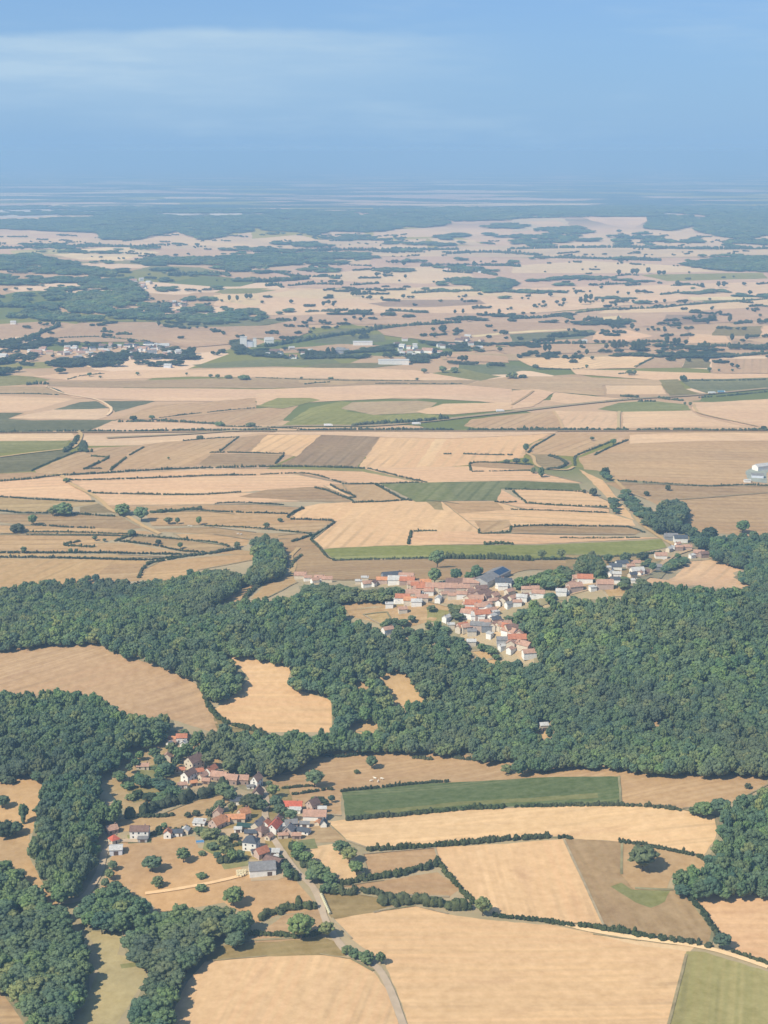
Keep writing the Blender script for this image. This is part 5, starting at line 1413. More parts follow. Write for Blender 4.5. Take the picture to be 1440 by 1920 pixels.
def wood_spots(ps, holes, mean, dens=1.0, ext=320.0):
    """tree feet whose crowns show inside the outline"""
    pp = pts(ps, ext); hh = [pts(h) for h in holes]
    hh = [[(x, y + (15 if y > sum(p[1] for p in h) / len(h) and y > 1090 else 0)) for x, y in h] for h in hh]
    xs = [p[0] for p in pp]; ys = [p[1] for p in pp]
    out = []
    y0, y1 = max(min(ys), 316), max(ys)
    # walk depth in steps that grow with distance
    X0, Y0, Z0 = P([720, 720], [y1, y0], mean * .6)
    d = Y0[0] - 30
    row = 0
    while d < Y0[1] + 200:
        D = d
        s = max(5.8, .0038 * D) / dens
        half = (max(abs(min(xs) - 720), abs(max(xs) - 720)) / FPX) * D * 1.15 + 20
        gx = np.arange(-half, half, s) + (row % 2) * s / 2
        gx = gx + RNG.uniform(-.28, .28, gx.size) * s
        gy = d + RNG.uniform(-.28, .28, gx.size) * s
        gz = hgt(gx, gy)
        px, py = proj(gx, gy, gz + mean * .62)
        _, pt = proj(gx, gy, gz + mean * .85)
        qx, qy = proj(gx + s * .45, gy, gz + mean * .62)
        r = (qx - px) * .7
        ok = inside(pp, px, py) & inside(pp, px - r, py) & inside(pp, px + r, py) & inside(pp, px, pt)
        for h in hh: ok &= ~inside(h, px, py)
        if D < 2600: ok &= RNG.random(gx.size) > .045
        if D < 2600:
            _, pf = proj(gx, gy, gz)
            for hx, hy, hw in HPOS:
                ok &= ~((np.abs(px - hx) < hw) & (pf - hy > -12) & (pf - hy < 16))
        for a, b2, c in zip(gx[ok], gy[ok], gz[ok]): out.append((a, b2, c, s * dens))
        d += s * .87; row += 1
    return out

def floor_sheet(ps, shift, m):
    pp = [(x, y + shift) for x, y in pts(ps)]
    sheet('woodland_floor', pp, m, wob=.5)
FLOORM = plain_mat('woodland floor', (.26, .22, .12), .3, .05)

from mathutils import noise as mnoise
def patchy(x, y):
    d = math.hypot(x, y); u = 30 * x / d; v = 48 * math.log(d)
    return .5 + .6 * mnoise.noise(Vector((u, v, 1.7))) + .35 * mnoise.noise(Vector((u * 2.9, v * 2.2, 5.1)))
NWOOD = 0
for nm, ps, holes, mean, *opt in WOODS:
    ym = max(p[1] for p in pts(ps))
    broken = opt[0] if opt else 0
    if not broken:
        floor_sheet(ps, 2 if ym < 700 else 6, FLOORM)
        for h in holes:
            if ym > 640:
                x, y, z = P1(*pts(h)[0])
                q_ = pts(h); my_ = sum(p[1] for p in q_) / len(q_)
                sheet('clearing', [(a_, b_ + (18 if b_ > my_ and b_ > 1090 else 0)) for a_, b_ in q_], field_mat('dry grass', alb((206, 178, 136), math.hypot(x, y)), None, 1, 1500))
            else:
                x, y, z = P1(*pts(h)[0])
                sheet('field', pts(h), field_mat('stubble', alb((200, 182, 152), math.hypot(x, y)), None, .5, 6000))
    sp = wood_spots(ps, holes, mean, opt[1] if len(opt) > 1 else 1.0)
    if broken:
        sp = [q for q in sp if patchy(q[0], q[1]) > broken]
    NWOOD += len(sp)
    if not sp: continue
    me = bpy.data.meshes.new(nm)
    A = np.array(sp)
    me.vertices.add(len(A)); me.vertices.foreach_set('co', A[:, :3].astype(np.float32).ravel())
    n = len(A)
    sz = np.stack([A[:, 3] / 8.2 * RNG.uniform(.66, 1.6, n)] * 2 + [(mean if A[0, 1] < 3200 else mean * .75) / 13 * RNG.uniform(.6, 1.3, n)], 1)
    tn = np.stack([np.zeros(n), np.zeros(n), RNG.uniform(0, 6.28, n)], 1)
    at = me.attributes.new('size', 'FLOAT_VECTOR', 'POINT'); at.data.foreach_set('vector', sz.astype(np.float32).ravel())
    at = me.attributes.new('turn', 'FLOAT_VECTOR', 'POINT'); at.data.foreach_set('vector', tn.astype(np.float32).ravel())
    at = me.attributes.new('pick', 'INT', 'POINT'); at.data.foreach_set('value', RNG.integers(0, 6, n).astype(np.int32))
    o = bpy.data.objects.new(nm, me); COL.objects.link(o)
    tag(o, kind='stuff')
    md = o.modifiers.new('trees', 'NODES'); md.node_group = WN_DARK if broken and 604 < ym < 705 else WN

# hedgerows and copses of the hazy country, far too many to count
def scatter_far():
    r = random.Random(11)
    out = []
    def spot(px, py, wpx, hf): out.append((px, py, wpx, hf))
    for i in range(480):
        py = 440 + 245 * r.random() ** 1.25
        px = r.uniform(-60, 1500)
        if py > 640 and 330 < px < 760: continue
        if px > 680 and 485 < py < 610 and r.random() < .6: continue
        L = r.uniform(8, 34) if r.random() < .7 else r.uniform(40, 120)
        sl = r.uniform(-.09, .09)
        t = 0; on = True
        step = 1.5 + .9 * (py - 440) / 245
        while t < L:
            if r.random() < .12: on = not on
            if on: spot(px + t, py + sl * t + r.uniform(-.35, .35), step * r.uniform(.8, 1.5), r.uniform(.5, .9))
            t += step
    for i in range(110):
        py = 455 + 235 * r.random(); px = r.uniform(-60, 1500)
        n = r.choice((1, 1, 2, 3, 5, 8))
        for q in range(n):
            spot(px + r.gauss(0, 2.2 * n ** .5), py + r.gauss(0, .5 * n ** .5), r.uniform(1.8, 3.6), r.uniform(.6, 1.0))
    for e in FAR_TREES.split('|'):          # the lone trees of the plain
        f = e.split(); px, py = (float(v) for v in f[0].split(','))
        hp, wp = float(f[1]), float(f[2])
        for q in range(max(1, int(wp // 7))):
            spot(px + (q + .5) * wp / max(1, int(wp // 7)) - wp / 2, py, min(wp, 8) * 1.05, 1.15 * hp / min(wp, 8))
    A = np.array(out)
    X, Y, Z = P(A[:, 0], A[:, 1])
    wm = np.maximum(9.0, A[:, 2] * (Y * CP - (Z - H0) * SP) / FPX)
    return np.stack([X, Y, Z, wm, np.minimum(1.5, wm / 11) * A[:, 3]], 1)

def wood_object(nm, co, sz):
    n = len(co)
    me = bpy.data.meshes.new(nm)
    me.vertices.add(n); me.vertices.foreach_set('co', np.asarray(co, np.float32).ravel())
    tn = np.stack([np.zeros(n), np.zeros(n), RNG.uniform(0, 6.28, n)], 1)
    for a_, t_, v_ in (('size', 'FLOAT_VECTOR', sz), ('turn', 'FLOAT_VECTOR', tn)):
        me.attributes.new(a_, t_, 'POINT').data.foreach_set('vector', np.asarray(v_, np.float32).ravel())
    me.attributes.new('pick', 'INT', 'POINT').data.foreach_set('value', RNG.integers(0, 3, n).astype(np.int32))
    o = bpy.data.objects.new(nm, me); COL.objects.link(o)
    tag(o, kind='stuff')
    o.modifiers.new('trees', 'NODES').node_group = WN_DARK
sf = scatter_far()
wood_object('hedgerow_country', sf[:, :3], np.stack([sf[:, 3] / 10.4, sf[:, 3] / 10.4, sf[:, 4]], 1))

# ------------------------------------------------------------------ single trees
DARKC = [o_.data for o_ in PROTO_DARK.objects]
def tree(name, loc, wx, hz_, label, px, group=None, shared=False, crown=None, base_h=13.0, cat='tree'):
    r = empty(name, loc, random.uniform(0, 6.28))
    sx = wx / 10.4 / 1.12; sz = hz_ / base_h / 1.03
    c = bpy.data.objects.new('crown', crown or random.choice(CROWN)); COL.objects.link(c); c.parent = r
    c.scale = (sx * random.uniform(.94, 1.06), sx, sz)
    t = bpy.data.objects.new('trunk', random.choice(TRUNK)); COL.objects.link(t); t.parent = r
    t.scale = (sx, sx, sz)
    if base_h < 13: t.scale.z = sz * .6
    return thing(r, label, cat, px, group, shared)

for ln in TREES.strip().split('\n'):
    a, lab = ln.split('|')
    q = a.split()
    px, py = (float(v) for v in q[0].split(','))
    hp, wp = float(q[1]), float(q[2])
    s = ppm(px, py)
    x, y, z = P1(px, py)
    wm, hm = wp / s, hp / s
    low = hm < .62 * wm or 'bush' in lab
    tree('bush' if low and 'tree' not in lab else 'tree', (x, y, z), wm, hm, lab, px,
         crown=random.choice(LOWC) if low else None, base_h=9.0 if low else 13.0, cat='bush' if low and 'tree' not in lab else 'tree')
x, y, z = P1(44, 1545)
tree('cypress', (x, y, z), 9, 15, 'slim dark column-shaped tree on the bare slope at left edge', 44, crown=COLC)

for e in GARDEN.strip().split('|'):
    q = e.split()
    px, py = (float(v) for v in q[0].split(','))
    hp, wp = float(q[1]), float(q[2])
    s = ppm(px, py); x, y, z = P1(px, py)
    low = hp < .8 * wp
    if px < 70: lab, g = 'dark tree of the small clumps on the bare slope at left edge', 'trees on the left bare slope'
    elif py > 1590 and px < 220: lab, g = 'dark tree in the row beside the left sunken lane', 'trees along the left lane'
    elif py > 1585 and px > 530: lab, g = 'bushy roadside tree right of the road below the village', 'roadside trees below the village'
    elif py < 1506 and px < 480: lab, g = 'garden tree between the houses of the upper hillside hamlet', 'garden trees of the upper hamlet'
    else: lab, g = 'garden tree between the lower houses of the near village', 'garden trees of the lower village'
    tree('garden_bush' if low else 'garden_tree', (x, y, z), wp / s * 1.08, hp / s, lab + (', low and spreading' if low else ', taller than wide'), px,
         g + (' low' if low else ''), True, crown=random.choice(LOWC) if low else None, base_h=9.0 if low else 13.0, cat='bush' if low else 'tree')

NEARWOODS = [
 ("0,1612 28,1622 55,1660 95,1692 124,1702 146,1745 168,1800 168,1850 140,1890 126,1945 70,1945 30,1890 0,1845", 'bottom left corner wood'),
 ("140,1700 165,1673 215,1660 265,1673 288,1700 278,1727 220,1742 165,1737", 'small round wood under the pasture'),
 ("228,1757 244,1733 292,1710 340,1703 420,1698 472,1720 467,1757 400,1767 387,1792 347,1837 327,1882 312,1945 232,1945 254,1872 282,1812 240,1787", 'curving wood left of the bottom wheat field'),
]
NT = 0
for ps, place in NEARWOODS:
    floor_sheet(ps, 8, FLOORM)
    sp = wood_spots(ps, [], 13, .70, 60)
    P_ = pts(ps, 60)
    for x, y, z, s in sp:
        px, py = proj([x], [y], [z + 8])
        hm = random.uniform(10.5, 15.5)
        edge = not bool(np.all(inside(P_, np.array([px[0] - 26, px[0] + 26, px[0], px[0]]), np.array([py[0], py[0], py[0] - 30, py[0] + 30]))))
        lab = 'broadleaf tree %s the %s' % ('on the edge of' if edge else 'deep inside', place)
        tree('broadleaf_tree', (x, y, z), random.uniform(11.5, 15.5), hm, lab, px[0], 'trees %s %s' % ('edging the' if edge else 'inside the', place), True)
        NT += 1
print('wood points', NWOOD, 'near wood trees', NT)

# ------------------------------------------------------------------ hedges
def hedge(label, h, wd, ps):
    wd *= .8
    if min(p[1] for p in pts(ps)) < 1130 and max(p[1] for p in pts(ps)) > 690: h *= .74; wd *= .85
    pp = smooth_line(pts(ps), 5) if len(pts(ps)) > 2 else smooth_line(pts(ps), 4)
    X, Y, Z = P([p[0] for p in pp], [p[1] for p in pp], h * .35)
    ox, oy = float(X[0]), float(Y[0]); oz = float(hgt(ox, oy))
    d = math.hypot(ox, oy)
    seg = np.hypot(np.diff(X), np.diff(Y)); L = np.concatenate([[0], np.cumsum(seg)])
    st = max(wd * .3, .0009 * d)
    mb = MB()
    t = 0.0
    gap = 0
    while t <= L[-1] + .01:
        x = np.interp(t, L, X); y = np.interp(t, L, Y)
        if random.random() < .035: gap = random.choice((1, 2, 2))
        if gap > 0 and d < 3500:
            gap -= 1; t += st; continue
        x += random.uniform(-.3, .3) * wd; y += random.uniform(-.3, .3) * wd
        z = float(hgt(x, y)) - oz
        wv = .72 + .75 * (.5 + .5 * mnoise.noise(Vector((t / (wd * 5), ox * .01, oy * .01)))) 
        hh = h * wv * random.uniform(.6, 1.15) * (1.5 if random.random() < .06 else 1)
        r = max(wd * random.uniform(.26, .52), st * .75)
        c = (x - ox, y - oy, z + hh * .42)
        mb.blob(c, (r, r, hh * .6), 2 if d < 1250 else 1, .2)
        if d < 2200: mb.leaves(c, (r, r, hh * .6), int(40 if d < 1250 else 12), .38 if d < 1250 else .5)
        t += st
    o = mb.build('hedge', HEDGEM)
    o.location = (ox, oy, oz)
    sh = label[0] == '='
    thing(o, label.lstrip('='), 'hedge', pts(ps)[0][0], label[1:] if sh else 'hedges between the fields', sh)
for hd in HEDGES:
    hedge(*hd)

# ------------------------------------------------------------------ houses
ROOF = {'red': (.56, .22, .12), 'rose': (.54, .32, .22), 'orange': (.68, .31, .15), 'scarlet': (.64, .16, .095), 'brown': (.25, .155, .12),
        'grey': (.27, .26, .25), 'slate': (.10, .115, .135), 'pale': (.62, .60, .55), 'green': (.035, .085, .075)}
ROOFM = {n_: roof_mat('roof ' + n_, c) for n_, c in ROOF.items()}
WALL = {'white': (.80, .77, .70), 'cream': (.62, .53, .40), 'rose': (.50, .38, .31), 'brick': (.36, .26, .21), 'greywall': (.40, .39, .37), 'slatey': (.24, .25, .26), 'whitish': (.66, .68, .72)}
WALLM = {n_: plain_mat('wall ' + n_, c, .14, .5) for n_, c in WALL.items()}
GLASS = plain_mat('dark window glass', (.035, .04, .05), .1, 1, .2)
DOORM = plain_mat('painted door', (.13, .09, .07), .2, 1)
STONE = plain_mat('chimney brick', (.30, .20, .16), .2, 1.2)

def wall_mb(L, D, h, rh, kind):
    mb = MB()
    x, y = L / 2, D / 2
    V = [(-x, -y, -1.2), (x, -y, -1.2), (x, y, -1.2), (-x, y, -1.2), (-x, -y, h), (x, -y, h), (x, y, h), (-x, y, h)]
    F = [(0, 1, 5, 4), (2, 3, 7, 6)]
    if kind == 'g':
        V += [(-x, 0, h + rh), (x, 0, h + rh)]
        F += [(1, 2, 6, 9, 5), (3, 0, 4, 8, 7)]
    elif kind == 'm':
        V[6] = (x, y, h + rh); V[7] = (-x, y, h + rh)
        F += [(1, 2, 6, 5), (3, 0, 4, 7)]
    else:
        F += [(1, 2, 6, 5), (3, 0, 4, 7)]
    mb.add(V, F)
    return mb

def roof_mb(L, D, h, rh, kind, o=.4, t=.22):
    mb = MB()
    x, y = L / 2 + o, D / 2 + o
    if kind == 'g':
        e = h - rh * o / (D / 2)
        for s in (-1, 1):
            V = [(-x, s * y, e + .03), (x, s * y, e + .03), (x, 0, h + rh + .03), (-x, 0, h + rh + .03)]
            V += [(a, b, c + t) for a, b, c in V]
            F = [(0, 1, 2, 3), (7, 6, 5, 4), (0, 4, 5, 1), (1, 5, 6, 2), (3, 7, 4, 0)]
            if s > 0: F = [f[::-1] for f in F]
            mb.add(V, F)
    elif kind == 'm':
        k_ = rh / D
        V = [(-x, -y, h - k_ * o + .03), (x, -y, h - k_ * o + .03), (x, y, h + rh + k_ * o + .03), (-x, y, h + rh + k_ * o + .03)]
        V += [(a, b, c + t) for a, b, c in V]
        mb.add(V, [(3, 2, 1, 0), (4, 5, 6, 7), (0, 1, 5, 4), (1, 2, 6, 5), (2, 3, 7, 6), (3, 0, 4, 7)])
    else:
        r = max(.4, L / 2 - D / 2 * .9)
        V = [(-x, -y, h + .02), (x, -y, h + .02), (x, y, h + .02), (-x, y, h + .02), (-r, 0, h + rh), (r, 0, h + rh)]
        mb.add(V, [(3, 2, 1, 0), (0, 1, 5, 4), (1, 2, 5), (2, 3, 4, 5), (3, 0, 4)])
    return mb

def opening(name, root, mat, px_, py_, z0, w_, h_, side, L, D):
    """window or door standing 4 cm proud of its wall; side 0..3 = front, right, back, left"""
    mb = MB()
    mb.box(-w_ / 2, w_ / 2, -.04, .03, 0, h_)
    o = mb.build(name, mat, root)
    o.location = {0: (px_, -D / 2, z0), 2: (px_, D / 2, z0), 1: (L / 2, px_, z0), 3: (-L / 2, px_, z0)}[side]
    o.rotation_euler = (0, 0, (0, math.pi / 2, math.pi, -math.pi / 2)[side])
    return o

def house(name, px, py, L, D, h, rh, turn, kind, roof, wall, label, cat, detail, group=None):
    s = ppm(px, py)
    a = math.radians(turn)
    x, y, z = P1(px, py)
    back = (abs(L * math.sin(a)) + abs(D * math.cos(a))) / 2
    y += back; z = float(hgt(x, y))
    r = empty(name, (x, y, z), a)
    wall_mb(L, D, h, rh, kind).build('wall', WALLM[wall], r)
    rf = roof_mb(L, D, h, rh, kind).build('roof', ROOFM[roof], r)
    barn = any(q in label for q in ('shed', 'barn', 'garage', 'lean-to', 'hut', 'extension', 'ruin'))
    if not barn:
        c = MB(); cx = L * random.choice((-.34, .3, .38)); ch = h + rh * (1 if kind == 'g' else .8)
        c.box(cx - .35, cx + .35, -.3, .3, ch - .6, ch + .9)
        c.box(cx - .43, cx + .43, -.38, .38, ch + .9, ch + 1.05)
        c.build('chimney', STONE, rf)
    if detail:
        floors = 2 if h > 5.3 else 1
        for side in (0, 1, 3):
            ln = L if side == 0 else D
            n = max(1, int(ln // 3.4))
            if barn: n = max(1, int(ln // 7))
            for f in range(floors):
                for i in range(n):
                    u = (i + .5) / n * ln - ln / 2 + random.uniform(-.25, .25)
                    if f == 0 and side == 0 and i == n // 2:
                        opening('door', r, DOORM, u, 0, 0, 3.0 if barn else 1.1, min(h - .4, 2.8 if barn else 2.15), side, L, D)
                    elif not barn:
                        opening('window', r, GLASS, u, 0, .95 + 2.75 * f, 1.05, 1.3, side, L, D)
            if kind == 'g' and side in (1, 3) and rh > 3 and not barn:
                opening('window', r, GLASS, 0, 0, h + .4, .8, 1.0, side, L, D)
    return thing(r, label, cat, px, group)

for ln in HOUSES.strip().split('\n'):
    a, lab = ln.split('|')
    q = a.split()
    px, py = (float(v) for v in q[0].split(','))
    L, D, h, rh, tn = (float(v) for v in q[1:6]); L *= .82; D *= .82; rh *= .84; h *= .93
    nm = next((w_ for w_ in ('barn', 'garage', 'shed', 'hut', 'ruin') if w_ in lab), 'house')
    house(nm, px, py, L, D, h, rh, tn, q[6], q[7], q[8], lab, nm, True, 'buildings of the near village')

WORDS = {'red': 'red', 'rose': 'rose', 'orange': 'orange', 'brown': 'brown', 'grey': 'grey', 'slate': 'dark', 'pale': 'pale'}
WWORD = {'white': 'white', 'cream': 'cream', 'rose': 'rosy', 'brick': 'brick', 'greywall': 'grey', 'slatey': 'grey'}
for ln in MID.strip().split('\n'):
    place, rest = ln.split('|')
    toks = rest.split()
    # entries are "x,y,L,turn,roof,wall"
    for e in toks:
        f = e.split(',')
        px, py, L, tn = (float(v) for v in f[:4])
        roof, wall = f[4], f[5]
        D = min(11, max(5.5, L * .66)); h = 3.0 + min(3.2, L * .16) * random.uniform(.7, 1.15)
        flat_ = roof == 'pale' and L < 9
        house('house', px, py, L * .86, D * .84, h * .92, D * .28 if not flat_ else .5, tn, 'm' if flat_ else 'g', roof, wall,
              '%s%s house, %s roof, %s' % ('long ' if L > 14 else ('small ' if L < 9 else ''), WWORD[wall], WORDS[roof], place), 'house', False, 'houses ' + place)
# ------------------------------------------------------------------ special buildings and small things
def barn_solar():
    px, py = 903, 1102
    x, y, z = P1(px, py)
    a = math.radians(58); L, D, h, rh = 46, 17, 5, 3.2
    x += 10; y += 20; z = float(hgt(x, y))
    r = empty('solar_barn', (x, y, z), a)
    wall_mb(L, D, h, rh, 'g').build('wall', WALLM['greywall'], r)
    rf = roof_mb(L, D, h, rh, 'g').build('roof', ROOFM['grey'], r)
    m, nt, b = new_mat('solar glass'); b.inputs['Base Color'].default_value = (.03, .06, .11, 1); b.inputs['Roughness'].default_value = .25
    b.inputs['Specular IOR Level'].default_value = .5
    k_ = rh / (D / 2)
    for i in range(2):
        mb = MB()
        x0, x1 = (2, 11.6) if i == 0 else (12, 21.6)
        V = [(x0, -7.6, h + rh - 7.6 * k_ + .34), (x1, -7.6, h + rh - 7.6 * k_ + .34), (x1, -1.0, h + rh - k_ + .34), (x0, -1.0, h + rh - k_ + .34)]
        V += [(p, q, s + .08) for p, q, s in V]
        mb.add(V, [(3, 2, 1, 0), (4, 5, 6, 7), (0, 1, 5, 4), (1, 2, 6, 5), (2, 3, 7, 6), (3, 0, 4, 7)])
        mb.build('solar_panel', m, rf)
    thing(r, 'long grey barn with dark solar panels behind the hilltop village', 'barn', px, 'farm buildings')
barn_solar()

def big_shed(name, px, py, L, D, h, turn, roof, wall, label, rh=None):
    house(name, px, py, L, D, h, rh if rh is not None else D * .16, turn, 'g', roof, wall, label, 'shed', False, 'large sheds of the plain')
big_shed('shed', 680, 648, 46, 18, 8, 2, 'pale', 'white', 'long white warehouse beside the diagonal tree line', 2)
big_shed('shed', 738, 684, 66, 22, 9, 1, 'pale', 'white', 'very long white warehouse at the edge of the wide plain', 2)
big_shed('shed', 642, 661, 30, 14, 5, -4, 'grey', 'slatey', 'pale grey shed among trees left of the white warehouses', 3)
big_shed('barn', 504, 645, 22, 14, 9, 10, 'pale', 'white', 'white gabled barn beside the tall white factory', 6)
big_shed('shed', 1432, 884, 26, 12, 6, 30, 'pale', 'white', 'bright white farm shed at the right edge of the plain', 3)
big_shed('shed', 1422, 897, 16, 9, 4, -10, 'grey', 'whitish', 'grey-roofed farm shed at the right edge of the plain', 2)
big_shed('shed', 1402, 905, 9, 6, 3, 0, 'pale', 'white', 'tiny white shed beside hedge at the right farm', 1)
sheet('yard', pts("1398,884 1415,874 1439,870 1439,906 1412,903 1400,896"), plain_mat('farm yard', (.30, .31, .25), .25, .08))

# factory far left of centre
x, y, z = P1(464, 651); z = float(hgt(x, y))
r = empty('factory', (x, y + 12, z), .05)
mb = MB(); mb.box(-18, -2, -9, 9, -2, 22); mb.build('wall', WALLM['white'], r)
mb = MB(); mb.box(-18.3, -1.7, -9.3, 9.3, 22, 22.8); mb.build('roof', ROOFM['pale'], r)
mb = MB(); mb.box(-1.9, 12, -8, 8, -2, 13); mb.build('wall', WALLM['whitish'], r)
mb = MB(); mb.box(-1.6, 12.3, -8.3, 8.3, 13, 13.7); mb.build('roof', ROOFM['slate'], r)
mb = MB(); mb.box(12.2, 20, -7, 7, -2, 19); mb.build('wall', WALLM['white'], r)
mb = MB(); mb.box(12.3, 20.3, -7.3, 7.3, 19, 19.8); mb.build('roof', ROOFM['pale'], r)
thing(r, 'tall white factory block beyond the wide plain', 'factory', 464)

# houses of the far towns, each a few pixels across
def far_house(px, py, L, turn, roof, wall):
    x, y, z = P1(px, py); z = float(hgt(x, y))
    D = L * .68; h = random.uniform(4.5, 7)
    a = wall_mb(L, D, h, D * .3, 'g'); b = roof_mb(L, D, h, D * .3, 'g')
    for V, F in zip(b.V, range(len(b.V))): pass
    off = a.n
    for V in b.V: a.V.append(V)
    for F in b.F: a.F.append(F + off)
    a.M += [np.full(len(F), 1, np.int32) for F in b.F]
    a.n += b.n
    o = a.build('town_house', [WALLM[wall], ROOFM[roof]])
    o.location = (x, y, z); o.rotation_euler = (0, 0, math.radians(turn))
    return o
rr = random.Random(3)
TOWNS = [("50,662 95,652 180,650 300,648 345,655 330,672 200,676 120,678 105,668", 85, 'pale house in the hazy far town at left', 'houses of the far left town'),
         ("500,655 560,655 640,654 640,668 520,668", 7, 'pale house in the tree belt near the white warehouses', 'houses near the warehouses'),
         ("730,640 800,638 850,650 820,665 745,664", 16, 'pale house in the far hamlet right of the white warehouses', 'houses of the hamlet by the warehouses'),
         ("855,628 905,640 900,655 860,650", 6, 'pale house at the right end of the far tree belts', 'houses of the far right hamlet'),
         ("310,565 345,563 345,590 318,592", 12, 'rosy house on the foot of the wooded far hill', 'houses under the far hill'),
         ("240,528 280,524 282,540 250,545", 7, 'pale house high on the wooded far hill', 'houses on the far hill'),
         ("820,500 900,498 905,512 830,512", 8, 'tiny pale house in the farthest hamlet', 'houses of the farthest hamlet')]
for ps, n, lab, g in TOWNS:
    pp = pts(ps); k_ = 0
    while k_ < n:
        px = rr.uniform(min(p[0] for p in pp), max(p[0] for p in pp)); py = rr.uniform(min(p[1] for p in pp), max(p[1] for p in pp))
        if not inside(pp, np.array([px]), np.array([py]))[0]: continue
        big = rr.random() < .12
        o = far_house(px, py, rr.uniform(18, 26) if big else rr.uniform(10, 16), rr.uniform(-40, 40), rr.choice(('rose', 'brown', 'pale', 'pale', 'grey', 'slate', 'rose')), rr.choice(('white', 'white', 'cream', 'white', 'rose')))
        thing(o, lab, 'house', px, g, True); k_ += 1
for px, py, L, roof, wall, lab in [(254, 668, 24, 'pale', 'white', 'largest white building of the far left town'),
                                   (205, 669, 20, 'pale', 'white', 'bright white pair building in the middle of the far town'),
                                   (315, 689, 16, 'pale', 'whitish', 'bluish white house below the far left town'),
                                   (68, 665, 26, 'rose', 'rose', 'long rosy building at the left of the far town'),
                                   (5, 672, 22, 'pale', 'white', 'white building at the left picture edge in far town'),
                                   (25, 608, 14, 'pale', 'white', 'tiny white house under the wooded hill at left edge'),
                                   (550, 672, 17, 'rose', 'white', 'white house with rosy roof before the far tree belt'),
                                   (502, 667, 10, 'pale', 'whitish', 'small bluish white house left of the rosy-roofed one'),
                                   (777, 668, 10, 'pale', 'white', 'small bright house by the very long warehouse'),
                                   (754, 667, 12, 'pale', 'white', 'white gabled house above the very long warehouse'),
                                   (778, 650, 11, 'pale', 'white', 'white house over the hamlet beyond the warehouses'),
                                   (1096, 643, 12, 'pale', 'white', 'small white house in a far hedge at right')]:
    thing(far_house(px, py, L, rr.uniform(-15, 15), roof, wall), lab, 'house', px)

# vehicles on the main road
PAINT = plain_mat('white truck body', (.80, .80, .78), .06, 1, .4)
BLUEP = plain_mat('blue truck body', (.20, .38, .52), .06, 1, .4)
RUBBER = plain_mat('tyre rubber', (.03, .03, .03), .1, 1)
def lorry(px, py, mat, label, turn):
    x, y, z = P1(px, py); z = float(hgt(x, y)) + (rel_top + .1) * math.hypot(x, y) / 1000
    r = empty('lorry', (x, y, z), math.radians(turn))
    mb = MB(); mb.box(-7.6, 4.2, -1.28, 1.28, 1.1, 4.1); mb.box(-7.4, 4.0, -.5, .5, .75, 1.1); mb.build('trailer', mat, r)
    mb = MB()
    V = [(4.6, -1.2, .6), (6.9, -1.2, .6), (6.9, 1.2, .6), (4.6, 1.2, .6), (4.6, -1.2, 3.5), (6.4, -1.2, 3.5), (6.4, 1.2, 3.5), (4.6, 1.2, 3.5), (6.9, -1.2, 1.9), (6.9, 1.2, 1.9)]
    mb.add(V, [(3, 2, 1, 0), (4, 5, 6, 7), (0, 1, 8, 5, 4), (2, 3, 7, 6, 9), (1, 2, 9, 8), (8, 9, 6, 5), (3, 0, 4, 7)])
    cab = mb.build('cab', PAINT, r)
    mb = MB(); mb.add([(6.87, -1.0, 2.05), (6.87, 1.0, 2.05), (6.49, 1.0, 3.3), (6.49, -1.0, 3.3)], [(0, 1, 2, 3)]); mb.build('windscreen', GLASS, cab)
    for wx in (-6.4, -5.2, -4.0, 5.6):
        for sy in (-1, 1):
            mb = MB(); mb.tube((wx, sy * .85, .5), (wx, sy * 1.25, .5), .5, .5, 12); mb.build('wheel', RUBBER, r)
    thing(r, label, 'lorry', px, 'lorries on the main road')
lorry(616, 801, PAINT, 'white lorry on the main road left of the wood belt', 3)
lorry(781, 798, PAINT, 'white lorry on the main road in front of the wood belt', 8)
lorry(1335, 740, PAINT, 'white lorry on the far right stretch of the main road', 8)
lorry(1353, 738, BLUEP, 'pale blue lorry following the white one at far right', 8)
lorry(938, 774, PAINT, 'white lorry on the main road right of the wood belt', 10)

# cattle
COWM = plain_mat('pale cow hide', (.74, .68, .56), .06, 2)
def cow(px, py, turn, label):
    x, y, z = P1(px, py)
    bm = bmesh.new()
    # joints: tail root, rump, belly, shoulder, neck, poll, muzzle, then legs
    J = [((-1.0, 0, 1.25), .22), ((-.75, 0, 1.1), .40), ((0, 0, 1.0), .45), ((.7, 0, 1.08), .38), ((1.1, 0, 1.25), .22), ((1.4, 0, 1.35), .17), ((1.75, 0, 1.08), .10)]
    E = [(i, i + 1) for i in range(6)]
    for rx, root in ((-.8, 1), (.68, 3)):
        for sy in (-.22, .22):
            n = len(J)
            kx = -.12 if rx < 0 else .04
            J += [((rx, sy, .85), .17), ((rx + kx, sy, .45), .09), ((rx, sy, .05), .08)]
            E += [(root, n), (n, n + 1), (n + 1, n + 2)]
    n = len(J); J += [((-1.12, 0, .95), .05), ((-1.14, 0, .5), .05)]; E += [(0, n), (n, n + 1)]
    me = bpy.data.meshes.new('cow'); me.from_pydata([j[0] for j in J], E, [])
    bm.free()
    me.materials.append(COWM)
    o = bpy.data.objects.new('cow', me); COL.objects.link(o)
    sk = o.modifiers.new('skin', 'SKIN'); sv = me.skin_vertices if me.skin_vertices else None
    if not me.skin_vertices:
        bpy.context.view_layer.objects.active = o
    for v, j in zip(me.skin_vertices[0].data, J): v.radius = (j[1], j[1])
    me.skin_vertices[0].data[2].use_root = True
    o.modifiers.new('sub', 'SUBSURF').render_levels = 1
    o.location = (x, y, z); o.rotation_euler = (0, 0, math.radians(turn)); o.scale = (1.15,) * 3
    thing(o, label, 'cow', px, 'pale cattle')
